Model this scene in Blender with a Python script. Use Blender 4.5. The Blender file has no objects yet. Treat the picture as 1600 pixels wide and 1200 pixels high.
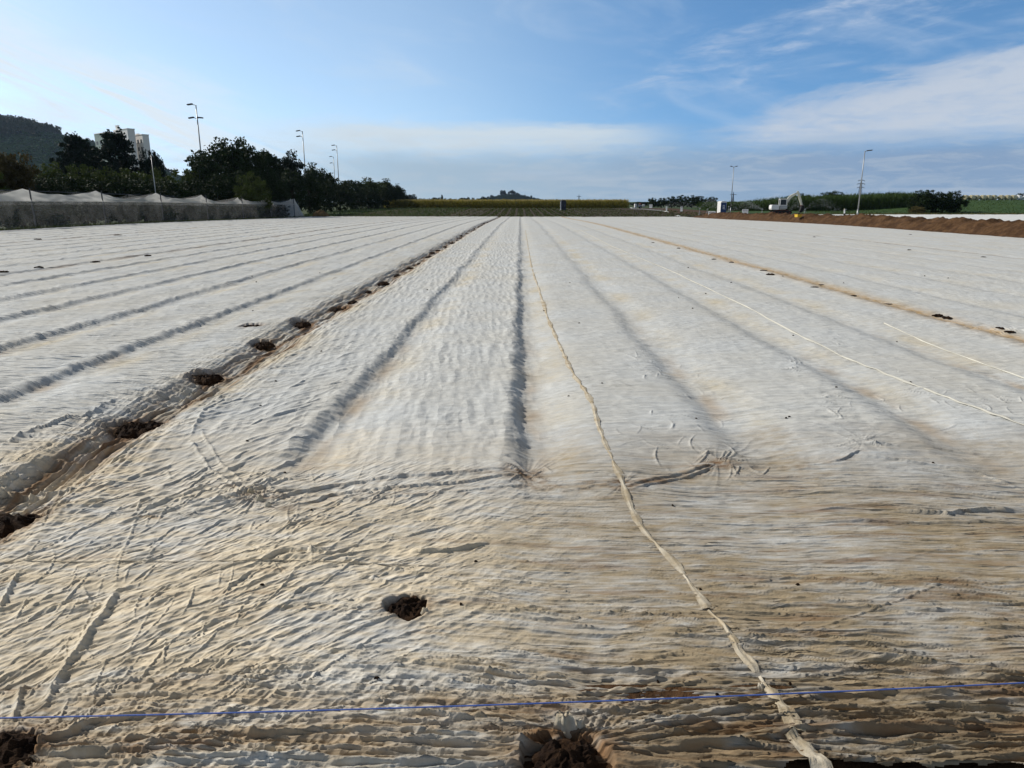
import bpy, math, random
import numpy as np
from mathutils import Vector, Matrix, Euler
R = math.radians
random.seed(7)
rng = np.random.default_rng(11)
sc = bpy.context.scene
COL = sc.collection

# ------------------------------------------------------------------ camera
CAM_H, FPX = 2.0, 1100.0                      # metres, focal length in pixels of the 1600 px wide photo
PITCH = math.atan(284 / FPX)
YAW = math.atan(12 / FPX)
cd = bpy.data.cameras.new('camera')
cd.sensor_width = 36; cd.lens = 36 * FPX / 1600
cd.clip_start = 0.05; cd.clip_end = 20000
cam = bpy.data.objects.new('camera', cd); COL.objects.link(cam)
cam.location = (0, 0, CAM_H)
cam.rotation_euler = (math.pi / 2 - PITCH, 0, YAW)
sc.camera = cam
CAMROT = cam.rotation_euler.to_matrix()

# ------------------------------------------------------------------ light
SUN_EL, SUN_AZ = R(33), R(-66)               # azimuth measured from +Y towards +X
sd = bpy.data.lights.new('sun', 'SUN'); sd.energy = 4.3; sd.angle = R(0.55); sd.color = (1.0, 0.945, 0.86)
sun = bpy.data.objects.new('sun', sd); COL.objects.link(sun)
sv = Vector((math.sin(SUN_AZ) * math.cos(SUN_EL), math.cos(SUN_AZ) * math.cos(SUN_EL), math.sin(SUN_EL)))
sun.rotation_euler = sv.to_track_quat('Z', 'Y').to_euler()
sun.location = (-60, 40, 60)

# ------------------------------------------------------------------ world: sky and clouds
world = bpy.data.worlds.new('World'); sc.world = world; world.use_nodes = True
nt = world.node_tree; nt.nodes.clear()
class NG:
    """small helper that writes node maths"""
    def __init__(s, tree): s.t = tree
    def n(s, typ, **kw):
        nd = s.t.nodes.new(typ)
        for k, v in kw.items(): setattr(nd, k, v)
        return nd
    def put(s, sock, v):
        if isinstance(v, (int, float)): sock.default_value = v
        elif isinstance(v, (tuple, list)): sock.default_value = v
        else: s.t.links.new(v, sock)
    def m(s, op, a, b=None, c=None, clamp=False):
        nd = s.n('ShaderNodeMath', operation=op); nd.use_clamp = clamp
        s.put(nd.inputs[0], a)
        if b is not None: s.put(nd.inputs[1], b)
        if c is not None: s.put(nd.inputs[2], c)
        return nd.outputs[0]
    def ss(s, x, a, b, lo=0.0, hi=1.0):
        nd = s.n('ShaderNodeMapRange', interpolation_type='SMOOTHSTEP')
        for i, v in enumerate((x, a, b, lo, hi)): s.put(nd.inputs[i], v)
        return nd.outputs[0]
    def xyz(s, x, y, z):
        nd = s.n('ShaderNodeCombineXYZ')
        for i, v in enumerate((x, y, z)): s.put(nd.inputs[i], v)
        return nd.outputs[0]
    def noise(s, vec, scale, detail=4, rough=0.55, dist=0.0, typ='FBM'):
        nd = s.n('ShaderNodeTexNoise', noise_dimensions='3D')
        s.put(nd.inputs['Vector'], vec); nd.inputs['Scale'].default_value = scale
        nd.inputs['Detail'].default_value = detail; nd.inputs['Roughness'].default_value = rough
        nd.inputs['Distortion'].default_value = dist
        return nd.outputs[0]
    def mix(s, f, a, b, mode='MIX'):
        nd = s.n('ShaderNodeMix', data_type='RGBA', blend_type=mode)
        s.put(nd.inputs[0], f)
        for k, v in ((6, a), (7, b)):
            if isinstance(v, (tuple, list)): nd.inputs[k].default_value = (*v[:3], 1)
            else: s.t.links.new(v, nd.inputs[k])
        return nd.outputs[2]
g = NG(nt)
tc = g.n('ShaderNodeTexCoord')
sep = g.n('ShaderNodeSeparateXYZ'); nt.links.new(tc.outputs['Generated'], sep.inputs[0])
dx, dy, dz = sep.outputs
sky = g.n('ShaderNodeTexSky', sky_type='NISHITA'); sky.sun_disc = False
sky.sun_elevation = SUN_EL; sky.sun_rotation = SUN_AZ
sky.altitude = 400; sky.air_density = 1.0; sky.dust_density = 0.6; sky.ozone_density = 1.6
zl = g.m('ADD', g.m('MULTIPLY', g.m('MAXIMUM', dz, 0.0), 1.15), 0.14)    # look a little higher: clean air above the haze
nt.links.new(g.xyz(dx, dy, zl), sky.inputs[0])
AZ = g.m('ARCTAN2', dx, dy)
EL = g.m('ARCSINE', dz)
az = g.m('MULTIPLY', AZ, 180 / math.pi); el = g.m('MULTIPLY', EL, 180 / math.pi)
base = g.mix(1.0, sky.outputs[0], g.mix(g.ss(el, 14.0, 36.0), g.mix(g.ss(az, -12.0, 18.0), (1.95, 1.92, 1.72), (0.88, 1.32, 1.55)), (0.27, 0.25, 0.23)), 'MULTIPLY')
# noise fields in azimuth / elevation (clouds far off lie flat, so they are stretched along the horizon)
v1 = g.xyz(g.m('MULTIPLY', az, 0.055), g.m('ADD', g.m('MULTIPLY', el, 0.21), g.m('MULTIPLY', az, 0.035)), 0.3)
n1 = g.noise(v1, 1.6, 6, 0.6, 0.6)
v2 = g.xyz(g.m('MULTIPLY', az, 0.10), g.m('SUBTRACT', g.m('MULTIPLY', el, 0.42), g.m('MULTIPLY', az, 0.05)), 4.1)
n2 = g.noise(v2, 1.5, 8, 0.62, 0.4)
v3 = g.xyz(g.m('MULTIPLY', az, 0.03), g.m('MULTIPLY', el, 0.45), 9.7)
n3 = g.noise(v3, 1.3, 5, 0.55, 0.3)
v4 = g.xyz(g.m('MULTIPLY', az, 0.22), g.m('MULTIPLY', el, 1.1), 2.2)
n4 = g.noise(v4, 1.6, 7, 0.62, 0.5)
nz = lambda n, a: g.m('MULTIPLY', g.m('SUBTRACT', n, 0.5), a)
# left veil: a broad bright streak coming down to the right
c_line = g.m('ADD', g.m('MULTIPLY', g.m('ADD', az, 37), -0.40), 10.2)           # its centre elevation
v5 = g.xyz(g.m('MULTIPLY', az, 0.05), g.m('ADD', g.m('MULTIPLY', el, 0.55), g.m('MULTIPLY', az, 0.22)), 6.6)
n5 = g.noise(v5, 1.5, 7, 0.6, 0.8)
dl = g.m('ADD', g.m('ADD', g.m('SUBTRACT', el, c_line), nz(n1, 6.0)), nz(n5, 5.0))
veil = g.m('MULTIPLY', g.ss(g.m('ABSOLUTE', dl), 4.6, 0.2), g.ss(az, -9.0, -24.0))
low_left = g.m('MULTIPLY', g.ss(g.m('ADD', el, nz(n1, 5.0)), 7.0, 3.0), g.ss(az, -10.0, -27.0))
veil = g.m('MULTIPLY', g.m('MAXIMUM', veil, g.m('MULTIPLY', low_left, 0.85)), g.ss(az, -100.0, -60.0))
# flat white band in the middle
e2 = g.m('ADD', el, nz(n3, 2.4))
band = g.m('MULTIPLY', g.m('MULTIPLY', g.ss(g.m('ADD', e2, nz(n4, 1.0)), 6.1, 5.0), g.ss(g.m('ADD', e2, nz(n4, 1.6)), 3.0, 5.2)), g.m('MULTIPLY', g.ss(az, -22.0, -12.0), g.ss(az, 14.0, 5.0)))
# bank on the right, its upper edge climbing to the right
top = g.m('ADD', g.m('MULTIPLY', g.m('SUBTRACT', az, 15.0), 0.23), 5.5)
e3 = g.m('SUBTRACT', g.m('ADD', el, nz(n2, 4.2)), top)
bank = g.m('MULTIPLY', g.ss(g.m('ADD', e3, nz(n4, 2.2)), 1.0, -1.3), g.ss(g.m('ADD', az, nz(n4, 9.0)), 12.0, 20.0))
bank = g.m('MULTIPLY', bank, g.ss(n4, 0.18, 0.62, 0.55, 1.0))
# thin wisps high on the right
w_line = g.m('ADD', g.m('MULTIPLY', g.m('SUBTRACT', az, 10.0), 0.20), 9.0)
wisp = g.m('MULTIPLY', g.ss(g.m('ABSOLUTE', g.m('SUBTRACT', el, w_line)), 4.2, 0.3), g.m('MULTIPLY', g.ss(n2, 0.40, 0.78), g.ss(n4, 0.25, 0.7)))
wisp = g.m('MULTIPLY', wisp, g.ss(az, 2.0, 14.0))
cir = g.m('MULTIPLY', g.ss(n1, 0.45, 0.85), 0.35)
# grey-blue stratus under the clouds
e4 = g.m('ADD', el, nz(n3, 2.0))
strat = g.m('MULTIPLY', g.ss(g.m('ADD', e4, nz(n1, 3.0)), 6.2, 2.2), g.ss(az, -34.0, -6.0))
white = (7.6, 8.1, 8.5); warm = (7.6, 8.3, 8.8)
c = g.mix(cir, base, (6.4, 7.3, 8.4))
c = g.mix(g.m('MULTIPLY', wisp, 0.9), c, (6.2, 6.9, 8.0))
c = g.mix(g.m('MULTIPLY', strat, 0.86), c, g.mix(g.ss(az, -8.0, 30.0), (3.5, 4.5, 5.5), (2.5, 3.4, 4.9)))
c = g.mix(g.m('MULTIPLY', band, 0.85), c, (6.6, 7.3, 7.7))
under = g.ss(g.m('ADD', el, nz(n3, 3.0)), 3.4, 5.2)
c = g.mix(g.m('MULTIPLY', g.m('MULTIPLY', bank, under), 0.92), c, (5.6, 6.2, 7.1))
thin = g.m('MULTIPLY', g.ss(n3, 0.52, 0.68), g.ss(el, 4.5, 2.5))
c = g.mix(g.m('MULTIPLY', thin, 0.35), c, (5.0, 5.7, 6.6))
c = g.mix(g.m('MULTIPLY', g.m('MULTIPLY', g.ss(n4, 0.42, 0.66), g.ss(el, 6.0, 3.0)), 0.34), c, (4.9, 5.6, 6.3))
veil = g.m('MULTIPLY', veil, g.ss(n5, 0.36, 0.60, 0.12, 1.0))
c = g.mix(g.m('MULTIPLY', veil, 0.95), c, warm)
bg = g.n('ShaderNodeBackground'); nt.links.new(c, bg.inputs[0]); bg.inputs[1].default_value = 0.1
out = g.n('ShaderNodeOutputWorld'); nt.links.new(bg.outputs[0], out.inputs[0])

sc.view_settings.view_transform = 'Standard'; sc.view_settings.look = 'None'
sc.view_settings.gamma = 1; sc.view_settings.use_curve_mapping = False
sc.view_settings.exposure = 0.05
sc.cycles.use_denoising = True
sc.cycles.max_bounces = 8; sc.cycles.transparent_max_bounces = 24; sc.cycles.volume_bounces = 0

# ------------------------------------------------------------------ helpers
def sstep(x, a, b):
    t = np.clip((np.asarray(x, float) - a) / (b - a), 0, 1)
    return t * t * (3 - 2 * t)
def gz(X, Y):
    """height of the bare land: level near, dipping at the end of the covered field, rising again behind"""
    X = np.asarray(X, float); Y = np.asarray(Y, float)
    z = -0.45 * sstep(Y, 55, 122) + 0.75 * sstep(Y, 125, 215)
    z = z + 0.35 * sstep(X, 27, 45) * (1 - sstep(Y, 125, 215)) * sstep(Y, 50, 120)
    z = z + 2.3 * sstep(X, 70, 110) * sstep(Y, 125, 180)
    return z
def gzf(x, y): return float(gz(x, y))
def ray(px, py):
    d = CAMROT @ Vector(((px - 800) / FPX, -(py - 600) / FPX, -1))
    return d
def on_ground(px, py, z=None):
    """the land point seen through a pixel of the photograph"""
    d = ray(px, py); zz = 0.0 if z is None else z
    for _ in range(12):
        t = (zz - CAM_H) / min(d.z, -1e-4)
        p = Vector((0, 0, CAM_H)) + d * t
        if z is None: zz = 0.6 * zz + 0.4 * gzf(p.x, p.y)
        else: break
    return p
def at_dist(px, py, Y):
    d = ray(px, py)
    return Vector((0, 0, CAM_H)) + d * (Y / d.y)
def spot(px, Y):
    """a standing place on the land in the column px at distance Y"""
    p = at_dist(px, 316, Y)
    return Vector((p.x, Y, gzf(p.x, Y)))
def top_z(py, px, Y): return at_dist(px, py, Y).z

def perlin(x, y, seed=0):
    x = np.asarray(x, float) + seed * .371; y = np.asarray(y, float) + seed * .617
    xi = np.floor(x).astype(np.int64); yi = np.floor(y).astype(np.int64)
    xf = x - xi; yf = y - yi
    u = xf * xf * xf * (xf * (xf * 6 - 15) + 10); v = yf * yf * yf * (yf * (yf * 6 - 15) + 10)
    def gr(ix, iy, fx, fy):
        h = (ix * 374761393 + iy * 668265263 + seed * 974711) & 0xFFFFFFFF
        h = ((h ^ (h >> 13)) * 1274126177) & 0xFFFFFFFF
        a = ((h ^ (h >> 16)) & 1023) * (2 * np.pi / 1024)
        return np.cos(a) * fx + np.sin(a) * fy
    n00 = gr(xi, yi, xf, yf); n10 = gr(xi + 1, yi, xf - 1, yf)
    n01 = gr(xi, yi + 1, xf, yf - 1); n11 = gr(xi + 1, yi + 1, xf - 1, yf - 1)
    return ((n00 * (1 - u) + n10 * u) * (1 - v) + (n01 * (1 - u) + n11 * u) * v) * 1.4
def fbm(x, y, seed=0, o=3, r=0.5):
    s = 0; a = 1.0
    for i in range(o):
        s = s + a * perlin(x * 2 ** i, y * 2 ** i, seed + i * 17); a *= r
    return s
def facets(x, y, seed=0):
    """creased cells: 0 at the middle of a facet, rising to a sharp crest where two facets meet"""
    xi = np.floor(x).astype(np.int64); yi = np.floor(y).astype(np.int64)
    best = np.full(x.shape, 9.0); sec = np.full(x.shape, 9.0)
    for i in (-1, 0, 1):
        for j in (-1, 0, 1):
            a, b = xi + i, yi + j
            h = (a * 374761393 + b * 668265263 + seed * 974711) & 0xFFFFFFFF
            h = ((h ^ (h >> 13)) * 1274126177) & 0xFFFFFFFF; h = h ^ (h >> 16)
            ex = a + (h & 1023) / 1023.0 - x; ey = b + ((h >> 10) & 1023) / 1023.0 - y
            d = np.hypot(ex, ey) + ((h >> 20) & 255) / 255.0 * .35
            sec = np.minimum(sec, np.maximum(d, best)); best = np.minimum(best, d)
    return best
def ridge(n, p=1.6): return np.clip(1 - np.abs(n) * 1.7, 0, 1) ** p

class MB:
    """gathers shapes and links them as ONE mesh object"""
    def __init__(s): s.v = []; s.f = []; s.mi = []
    def add(s, vs, fs, mi=0):
        o = len(s.v); s.v.extend([tuple(v) for v in vs]); s.f.extend([tuple(i + o for i in f) for f in fs]); s.mi.extend([mi] * len(fs)); return s
    def box(s, c, size, rot=None, bev=0.0, mi=0):
        x, y, z = (k / 2 for k in size)
        if bev <= 0:
            vs = [Vector((a * x, b * y, d * z)) for d in (-1, 1) for a, b in ((-1, -1), (1, -1), (1, 1), (-1, 1))]
            fs = [(3, 2, 1, 0), (4, 5, 6, 7), (0, 1, 5, 4), (1, 2, 6, 5), (2, 3, 7, 6), (3, 0, 4, 7)]
        else:
            b = min(bev, x * .9, y * .9, z * .9); vs = []
            for zz, ins in ((-z, b), (-z + b, 0), (z - b, 0), (z, b)):
                X, Yv = x - ins, y - ins
                vs += [Vector(p + (zz,)) for p in ((-X + b, -Yv), (X - b, -Yv), (X, -Yv + b), (X, Yv - b), (X - b, Yv), (-X + b, Yv), (-X, Yv - b), (-X, -Yv + b))]
            fs = [tuple(range(7, -1, -1)), tuple(range(24, 32))]
            for k in range(3):
                for i in range(8): fs.append((k * 8 + i, k * 8 + (i + 1) % 8, k * 8 + 8 + (i + 1) % 8, k * 8 + 8 + i))
        M = rot.to_matrix() if isinstance(rot, Euler) else (rot or Matrix.Identity(3))
        return s.add([M @ v + Vector(c) for v in vs], fs, mi)
    def tube(s, pts, rad, n=8, caps=True, mi=0):
        pts = [Vector(p) for p in pts]; rads = rad if isinstance(rad, (list, tuple)) else [rad] * len(pts)
        vs = []; fs = []; up = None
        for i, p in enumerate(pts):
            d = (pts[min(i + 1, len(pts) - 1)] - pts[max(i - 1, 0)]).normalized()
            a = d.orthogonal().normalized() if up is None else (up - d * up.dot(d)).normalized()
            up = a; b = d.cross(a)
            for k in range(n):
                t = 2 * math.pi * k / n; vs.append(p + (a * math.cos(t) + b * math.sin(t)) * rads[i])
        for i in range(len(pts) - 1):
            for k in range(n): fs.append((i * n + k, i * n + (k + 1) % n, (i + 1) * n + (k + 1) % n, (i + 1) * n + k))
        if caps: fs.append(tuple(range(n - 1, -1, -1))); fs.append(tuple((len(pts) - 1) * n + k for k in range(n)))
        return s.add(vs, fs, mi)
    def prism(s, poly, depth, axis='y', c=(0, 0, 0), mi=0):
        """poly: (a, b) outline, pushed `depth` along the axis, centred"""
        n = len(poly); vs = []
        for sgn in (-.5, .5):
            for a, b in poly:
                p = {'y': (a, sgn * depth, b), 'x': (sgn * depth, a, b), 'z': (a, b, sgn * depth)}[axis]
                vs.append(Vector(p) + Vector(c))
        fs = [tuple(range(n)), tuple(range(2 * n - 1, n - 1, -1))] + [(i, n + i, n + (i + 1) % n, (i + 1) % n) for i in range(n)]
        return s.add(vs, fs, mi)
    def build(s, name, mats, parent=None, smooth=False):
        me = bpy.data.meshes.new(name); me.from_pydata(s.v, [], s.f)
        for m in (mats if isinstance(mats, (list, tuple)) else [mats]): me.materials.append(m)
        if any(s.mi): me.polygons.foreach_set('material_index', s.mi)
        if smooth: me.polygons.foreach_set('use_smooth', [True] * len(me.polygons))
        me.update()
        o = bpy.data.objects.new(name, me); COL.objects.link(o)
        if parent: o.parent = parent
        return o
def quads_obj(name, V, mat, parent=None, tri=False, smooth=False):
    """V: (n*4,3) loose quads as one mesh"""
    k = 3 if tri else 4
    n = len(V) // k
    me = bpy.data.meshes.new(name); me.vertices.add(len(V)); me.vertices.foreach_set('co', np.ascontiguousarray(V, dtype=np.float32).ravel())
    me.loops.add(n * k); me.loops.foreach_set('vertex_index', np.arange(n * k, dtype=np.int32))
    me.polygons.add(n); me.polygons.foreach_set('loop_start', np.arange(0, n * k, k, dtype=np.int32))
    me.update(calc_edges=True); me.materials.append(mat)
    o = bpy.data.objects.new(name, me); COL.objects.link(o)
    if parent: o.parent = parent
    return o
def grid_obj(name, X, Y, Z, mat, rgb=None, smooth=True, parent=None, keep=None):
    r, c = X.shape
    V = np.stack([X, Y, Z], -1).reshape(-1, 3).astype(np.float32)
    i = np.arange(r * c, dtype=np.int32).reshape(r, c)
    F = np.stack([i[:-1, :-1], i[:-1, 1:], i[1:, 1:], i[1:, :-1]], -1).reshape(-1, 4)
    if keep is not None:
        kf = keep[:-1, :-1] & keep[:-1, 1:] & keep[1:, 1:] & keep[1:, :-1]
        F = F[kf.ravel()]
    n = len(F)
    me = bpy.data.meshes.new(name); me.vertices.add(len(V)); me.vertices.foreach_set('co', V.ravel())
    me.loops.add(n * 4); me.loops.foreach_set('vertex_index', np.ascontiguousarray(F.ravel()))
    me.polygons.add(n); me.polygons.foreach_set('loop_start', np.arange(0, n * 4, 4, dtype=np.int32))
    if smooth: me.polygons.foreach_set('use_smooth', np.ones(n, dtype=bool))
    me.update(calc_edges=True); me.materials.append(mat)
    if rgb is not None:
        at = me.color_attributes.new('stain_and_light', 'FLOAT_COLOR', 'POINT')
        ca = np.concatenate([rgb.reshape(-1, 3), np.ones((r * c, 1))], 1).astype(np.float32)
        at.data.foreach_set('color', ca.ravel())
    o = bpy.data.objects.new(name, me); COL.objects.link(o)
    if parent: o.parent = parent
    return o
def tag(o, label=None, cat=None, group=None, kind=None):
    if label: o['label'] = label
    if cat: o['category'] = cat
    if group: o['group'] = group
    if kind: o['kind'] = kind
    return o
def empty(name, loc, rz=0.0, scale=1.0):
    o = bpy.data.objects.new(name, None); COL.objects.link(o)
    o.location = loc; o.rotation_euler = (0, 0, rz); o.scale = (scale,) * 3; o.empty_display_size = 0.2
    return o
def copy_tree(o, parent=None):
    c_ = o.copy(); COL.objects.link(c_)
    if parent: c_.parent = parent
    for ch in list(o.children): copy_tree(ch, c_)
    return c_

# ------------------------------------------------------------------ materials
def mat(name, col, rough=0.8, spec=0.3, metal=0.0, vary=0.0, scale=3.0, col2=None, bump=0.0, bscale=20.0, trans=0.0, stretch=(1, 1, 1), attr=None, detail=5):
    m = bpy.data.materials.new(name); m.use_nodes = True
    t = m.node_tree; b = t.nodes['Principled BSDF']; q = NG(t)
    b.inputs['Roughness'].default_value = rough; b.inputs['Specular IOR Level'].default_value = spec; b.inputs['Metallic'].default_value = metal
    tcn = q.n('ShaderNodeTexCoord'); mp = q.n('ShaderNodeMapping'); t.links.new(tcn.outputs['Object'], mp.inputs[0]); mp.inputs['Scale'].default_value = stretch
    if attr:
        a = q.n('ShaderNodeVertexColor'); a.layer_name = attr; src = a.outputs[0]
    else: src = col
    if vary > 0 or col2:
        nn = q.noise(mp.outputs[0], scale, detail, 0.6)
        if col2: src = q.mix(q.ss(nn, 0.36, 0.64), src, col2)
        if vary:
            n2_ = q.noise(mp.outputs[0], scale * 3.7, 3, 0.6)
            k_ = q.m('ADD', 1 - vary, q.m('MULTIPLY', n2_, 2 * vary))
            src = q.mix(1.0, src, q.xyz(k_, k_, k_), 'MULTIPLY')
    if isinstance(src, (tuple, list)): b.inputs['Base Color'].default_value = (*src[:3], 1)
    else: t.links.new(src, b.inputs['Base Color'])
    if bump > 0:
        nb = q.noise(mp.outputs[0], bscale, 6, 0.65)
        bn = q.n('ShaderNodeBump'); bn.inputs['Strength'].default_value = 1.0; bn.inputs['Distance'].default_value = bump
        t.links.new(nb, bn.inputs['Height']); t.links.new(bn.outputs[0], b.inputs['Normal'])
    if trans > 0:
        tr = q.n('ShaderNodeBsdfTranslucent'); mx = q.n('ShaderNodeMixShader'); mx.inputs[0].default_value = trans
        if isinstance(src, (tuple, list)): tr.inputs[0].default_value = (*src[:3], 1)
        else: t.links.new(src, tr.inputs[0])
        t.links.new(b.outputs[0], mx.inputs[1]); t.links.new(tr.outputs[0], mx.inputs[2])
        t.links.new(mx.outputs[0], t.nodes['Material Output'].inputs[0])
    return m
M = {}
M['soil'] = mat('soil', (0.060, 0.036, 0.022), 0.95, 0.15, vary=0.35, scale=1.5, col2=(0.095, 0.058, 0.034), bump=0.03, bscale=9)
M['clod'] = mat('clod_soil', (0.016, 0.009, 0.006), 0.95, 0.1, vary=0.5, scale=12, col2=(0.042, 0.023, 0.012), bump=0.012, bscale=60)
M['bank'] = mat('bank_soil', (0.055, 0.029, 0.014), 0.95, 0.12, vary=0.55, scale=1.6, col2=(0.098, 0.054, 0.026), bump=0.05, bscale=6)
M['grass'] = mat('grass_ground', (0.030, 0.050, 0.012), 0.9, 0.2, vary=0.4, scale=0.6, col2=(0.055, 0.075, 0.020), bump=0.05, bscale=5)
M['meadow'] = mat('green_field', (0.030, 0.068, 0.015), 0.9, 0.2, vary=0.25, scale=0.35, col2=(0.045, 0.085, 0.020))
M['dry'] = mat('dry_grass', (0.15, 0.115, 0.045), 0.9, 0.2, vary=0.4, scale=2.0, col2=(0.08, 0.075, 0.025))
M['seed'] = mat('seedling_soil', (0.040, 0.028, 0.016), 0.95, 0.15, vary=0.3, scale=1.0, col2=(0.055, 0.040, 0.022))
M['lettuce'] = mat('seedling_leaf', (0.060, 0.075, 0.018), 0.7, 0.3, vary=0.4, scale=1.0, trans=0.3)
M['fleece'] = mat('fleece', None, 0.9, 0.12, vary=0.10, scale=9, bump=0.005, bscale=34, stretch=(0.7, 1.3, 1), attr='stain_and_light')
def fleece_material():
    m = bpy.data.materials.new('fleece'); m.use_nodes = True; t = m.node_tree; b = t.nodes['Principled BSDF']; q = NG(t)
    b.inputs['Roughness'].default_value = .9; b.inputs['Specular IOR Level'].default_value = .12
    geo = q.n('ShaderNodeNewGeometry'); sp = q.n('ShaderNodeSeparateXYZ'); t.links.new(geo.outputs['Position'], sp.inputs[0]); x, y, z = sp.outputs
    P = geo.outputs['Position']
    a = q.n('ShaderNodeVertexColor'); a.layer_name = 'stain_and_light'; src = a.outputs[0]
    wv = lambda sc_, amp: q.m('MULTIPLY', q.m('SUBTRACT', q.noise(P, sc_, 2, .5), .5), amp)
    wy_ = q.m('ADD', y, q.m('ADD', wv(2.2, .10), wv(7.0, .025))); wx_ = q.m('ADD', x, q.m('ADD', wv(3.1, .10), wv(9.0, .03)))
    def crease(u, v, seed):
        vor = q.n('ShaderNodeTexVoronoi', voronoi_dimensions='2D', feature='F1'); q.put(vor.inputs['Vector'], q.xyz(u, v, seed)); vor.inputs['Scale'].default_value = 1.0
        return vor.outputs['Distance']
    lin = lambda *cs: q.m('ADD', q.m('MULTIPLY', wx_, cs[0]), q.m('ADD', q.m('MULTIPLY', wy_, cs[1]), cs[2]))
    # drawn along x, crumpled aslant, drawn along the rows
    A = q.m('ADD', q.m('MULTIPLY', crease(lin(.75, 0, 0), lin(1.6, 17, 0), 0), .022), q.m('MULTIPLY', crease(lin(1.9, 0, 3), lin(2.4, 40, 1), 0), .0115))
    B = q.m('ADD', q.m('MULTIPLY', crease(lin(3.2, 3.0, 0), lin(-9.0, 9.6, 0), 0), .024), q.m('MULTIPLY', crease(lin(8, 7, 5), lin(-21, 24, 2), 0), .0105))
    C = q.m('ADD', q.m('MULTIPLY', crease(lin(9, .6, 0), lin(.8, 1.1, 0), 0), .014), q.m('MULTIPLY', crease(lin(6, 0, 7), lin(2, 13, 3), 0), .010))
    D = q.m('ADD', q.m('MULTIPLY', crease(lin(3.0, 0, 9), lin(1.5, 9, 0), 0), .014), q.m('MULTIPLY', crease(lin(8, 0, 3), lin(3, 22, 1), 0), .008))
    fgm = q.ss(y, 5.4, 4.6); right = q.ss(x, -1.0, .9)
    quilt = q.m('MULTIPLY', q.ss(x, .5, -.2), q.ss(x, -3.9, -3.2))
    front = q.m('ADD', q.m('MULTIPLY', q.m('MULTIPLY', A, q.ss(y, 3.4, 2.3, 1.0, 2.3)), right), q.m('MULTIPLY', B, q.m('SUBTRACT', 1.0, right)))
    back = q.m('ADD', q.m('MULTIPLY', C, quilt), q.m('MULTIPLY', q.m('SUBTRACT', 1.0, quilt), q.m('ADD', q.m('MULTIPLY', A, q.m('MULTIPLY', q.ss(x, 0.0, -3.2), 1.25)), q.m('MULTIPLY', D, q.m('MULTIPLY', q.ss(x, -1.0, .3), .8)))))
    h = q.m('ADD', q.m('MULTIPLY', front, fgm), q.m('MULTIPLY', back, q.m('SUBTRACT', 1.0, fgm)))
    patch = q.ss(q.noise(P, 1.1, 3, .6), .30, .68, .35, 1.15)
    h = q.m('MULTIPLY', h, patch)
    fine = q.m('MULTIPLY', q.noise(P, 70, 4, .65), .0022)
    bn = q.n('ShaderNodeBump'); bn.inputs['Distance'].default_value = 1.0; q.put(bn.inputs['Strength'], q.ss(y, 70, 20, .25, 1.0))
    t.links.new(q.m('ADD', h, fine), bn.inputs['Height']); t.links.new(bn.outputs[0], b.inputs['Normal'])
    # small dry splashes and dust
    n1_ = q.noise(P, 6.0, 6, .7); n2_ = q.noise(q.xyz(q.m('MULTIPLY', x, .5), q.m('MULTIPLY', y, 1.6), 0), 15, 5, .7)
    k = q.m('MULTIPLY', q.ss(n1_, .2, .8, .90, 1.08), q.ss(n2_, .2, .8, .88, 1.10))
    src = q.mix(1.0, src, q.xyz(k, k, k), 'MULTIPLY')
    src = q.mix(q.m('MULTIPLY', q.ss(q.noise(P, 26, 5, .75), .60, .74), q.ss(y, 14, 3, 0, .5)), src, (.26, .19, .115))
    t.links.new(src, b.inputs['Base Color'])
    return m
M['fleece'] = fleece_material()
M['fleece_plain'] = mat('fleece_far', (0.68, 0.69, 0.68), 0.9, 0.12, vary=0.08, scale=0.8)
M['strip'] = mat('fleece_strip', (0.60, 0.54, 0.43), 0.85, 0.2, vary=0.2, scale=7, col2=(0.44, 0.36, 0.24), bump=0.004, bscale=60)
M['strip_far'] = mat('pale_strip', (0.68, 0.66, 0.58), 0.85, 0.2, vary=0.15, scale=7)
M['string'] = mat('blue_string', (0.085, 0.16, 0.50), 0.5, 0.4, vary=0.35, scale=60)
M['steel'] = mat('galvanised_steel', (0.33, 0.34, 0.34), 0.45, 0.5, metal=0.6, vary=0.15, scale=2)
M['dark_steel'] = mat('dark_steel', (0.05, 0.05, 0.055), 0.5, 0.5, metal=0.3)
M['white'] = mat('white_paint', (0.78, 0.77, 0.74), 0.5, 0.4, vary=0.08, scale=3)
M['board'] = mat('white_board', (0.80, 0.80, 0.77), 0.5, 0.4, vary=0.05, scale=4)
M['ink'] = mat('sign_ink', (0.16, 0.05, 0.045), 0.6, 0.3)
M['blue'] = mat('blue_plastic', (0.020, 0.060, 0.17), 0.5, 0.4, vary=0.1, scale=2)
M['navy'] = mat('dark_plastic', (0.018, 0.024, 0.040), 0.55, 0.4, vary=0.1, scale=2)
M['yellow'] = mat('yellow_paint', (0.72, 0.46, 0.02), 0.45, 0.5, vary=0.12, scale=4)
M['cream_paint'] = mat('cream_paint', (0.70, 0.66, 0.52), 0.45, 0.5, vary=0.1, scale=3)
M['red'] = mat('dark_red_paint', (0.10, 0.022, 0.018), 0.55, 0.4, vary=0.2, scale=4)
M['rubber'] = mat('rubber', (0.018, 0.017, 0.016), 0.8, 0.3, vary=0.3, scale=5)
M['glass'] = mat('dark_glass', (0.02, 0.03, 0.035), 0.35, 0.25)
M['wall'] = mat('pale_render', (0.80, 0.77, 0.73), 0.85, 0.2, vary=0.08, scale=0.25)
M['wall2'] = mat('greenish_render', (0.30, 0.36, 0.33), 0.85, 0.2, vary=0.08, scale=0.25)
M['bark'] = mat('bark', (0.055, 0.040, 0.028), 0.95, 0.15, vary=0.3, scale=3)
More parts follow.
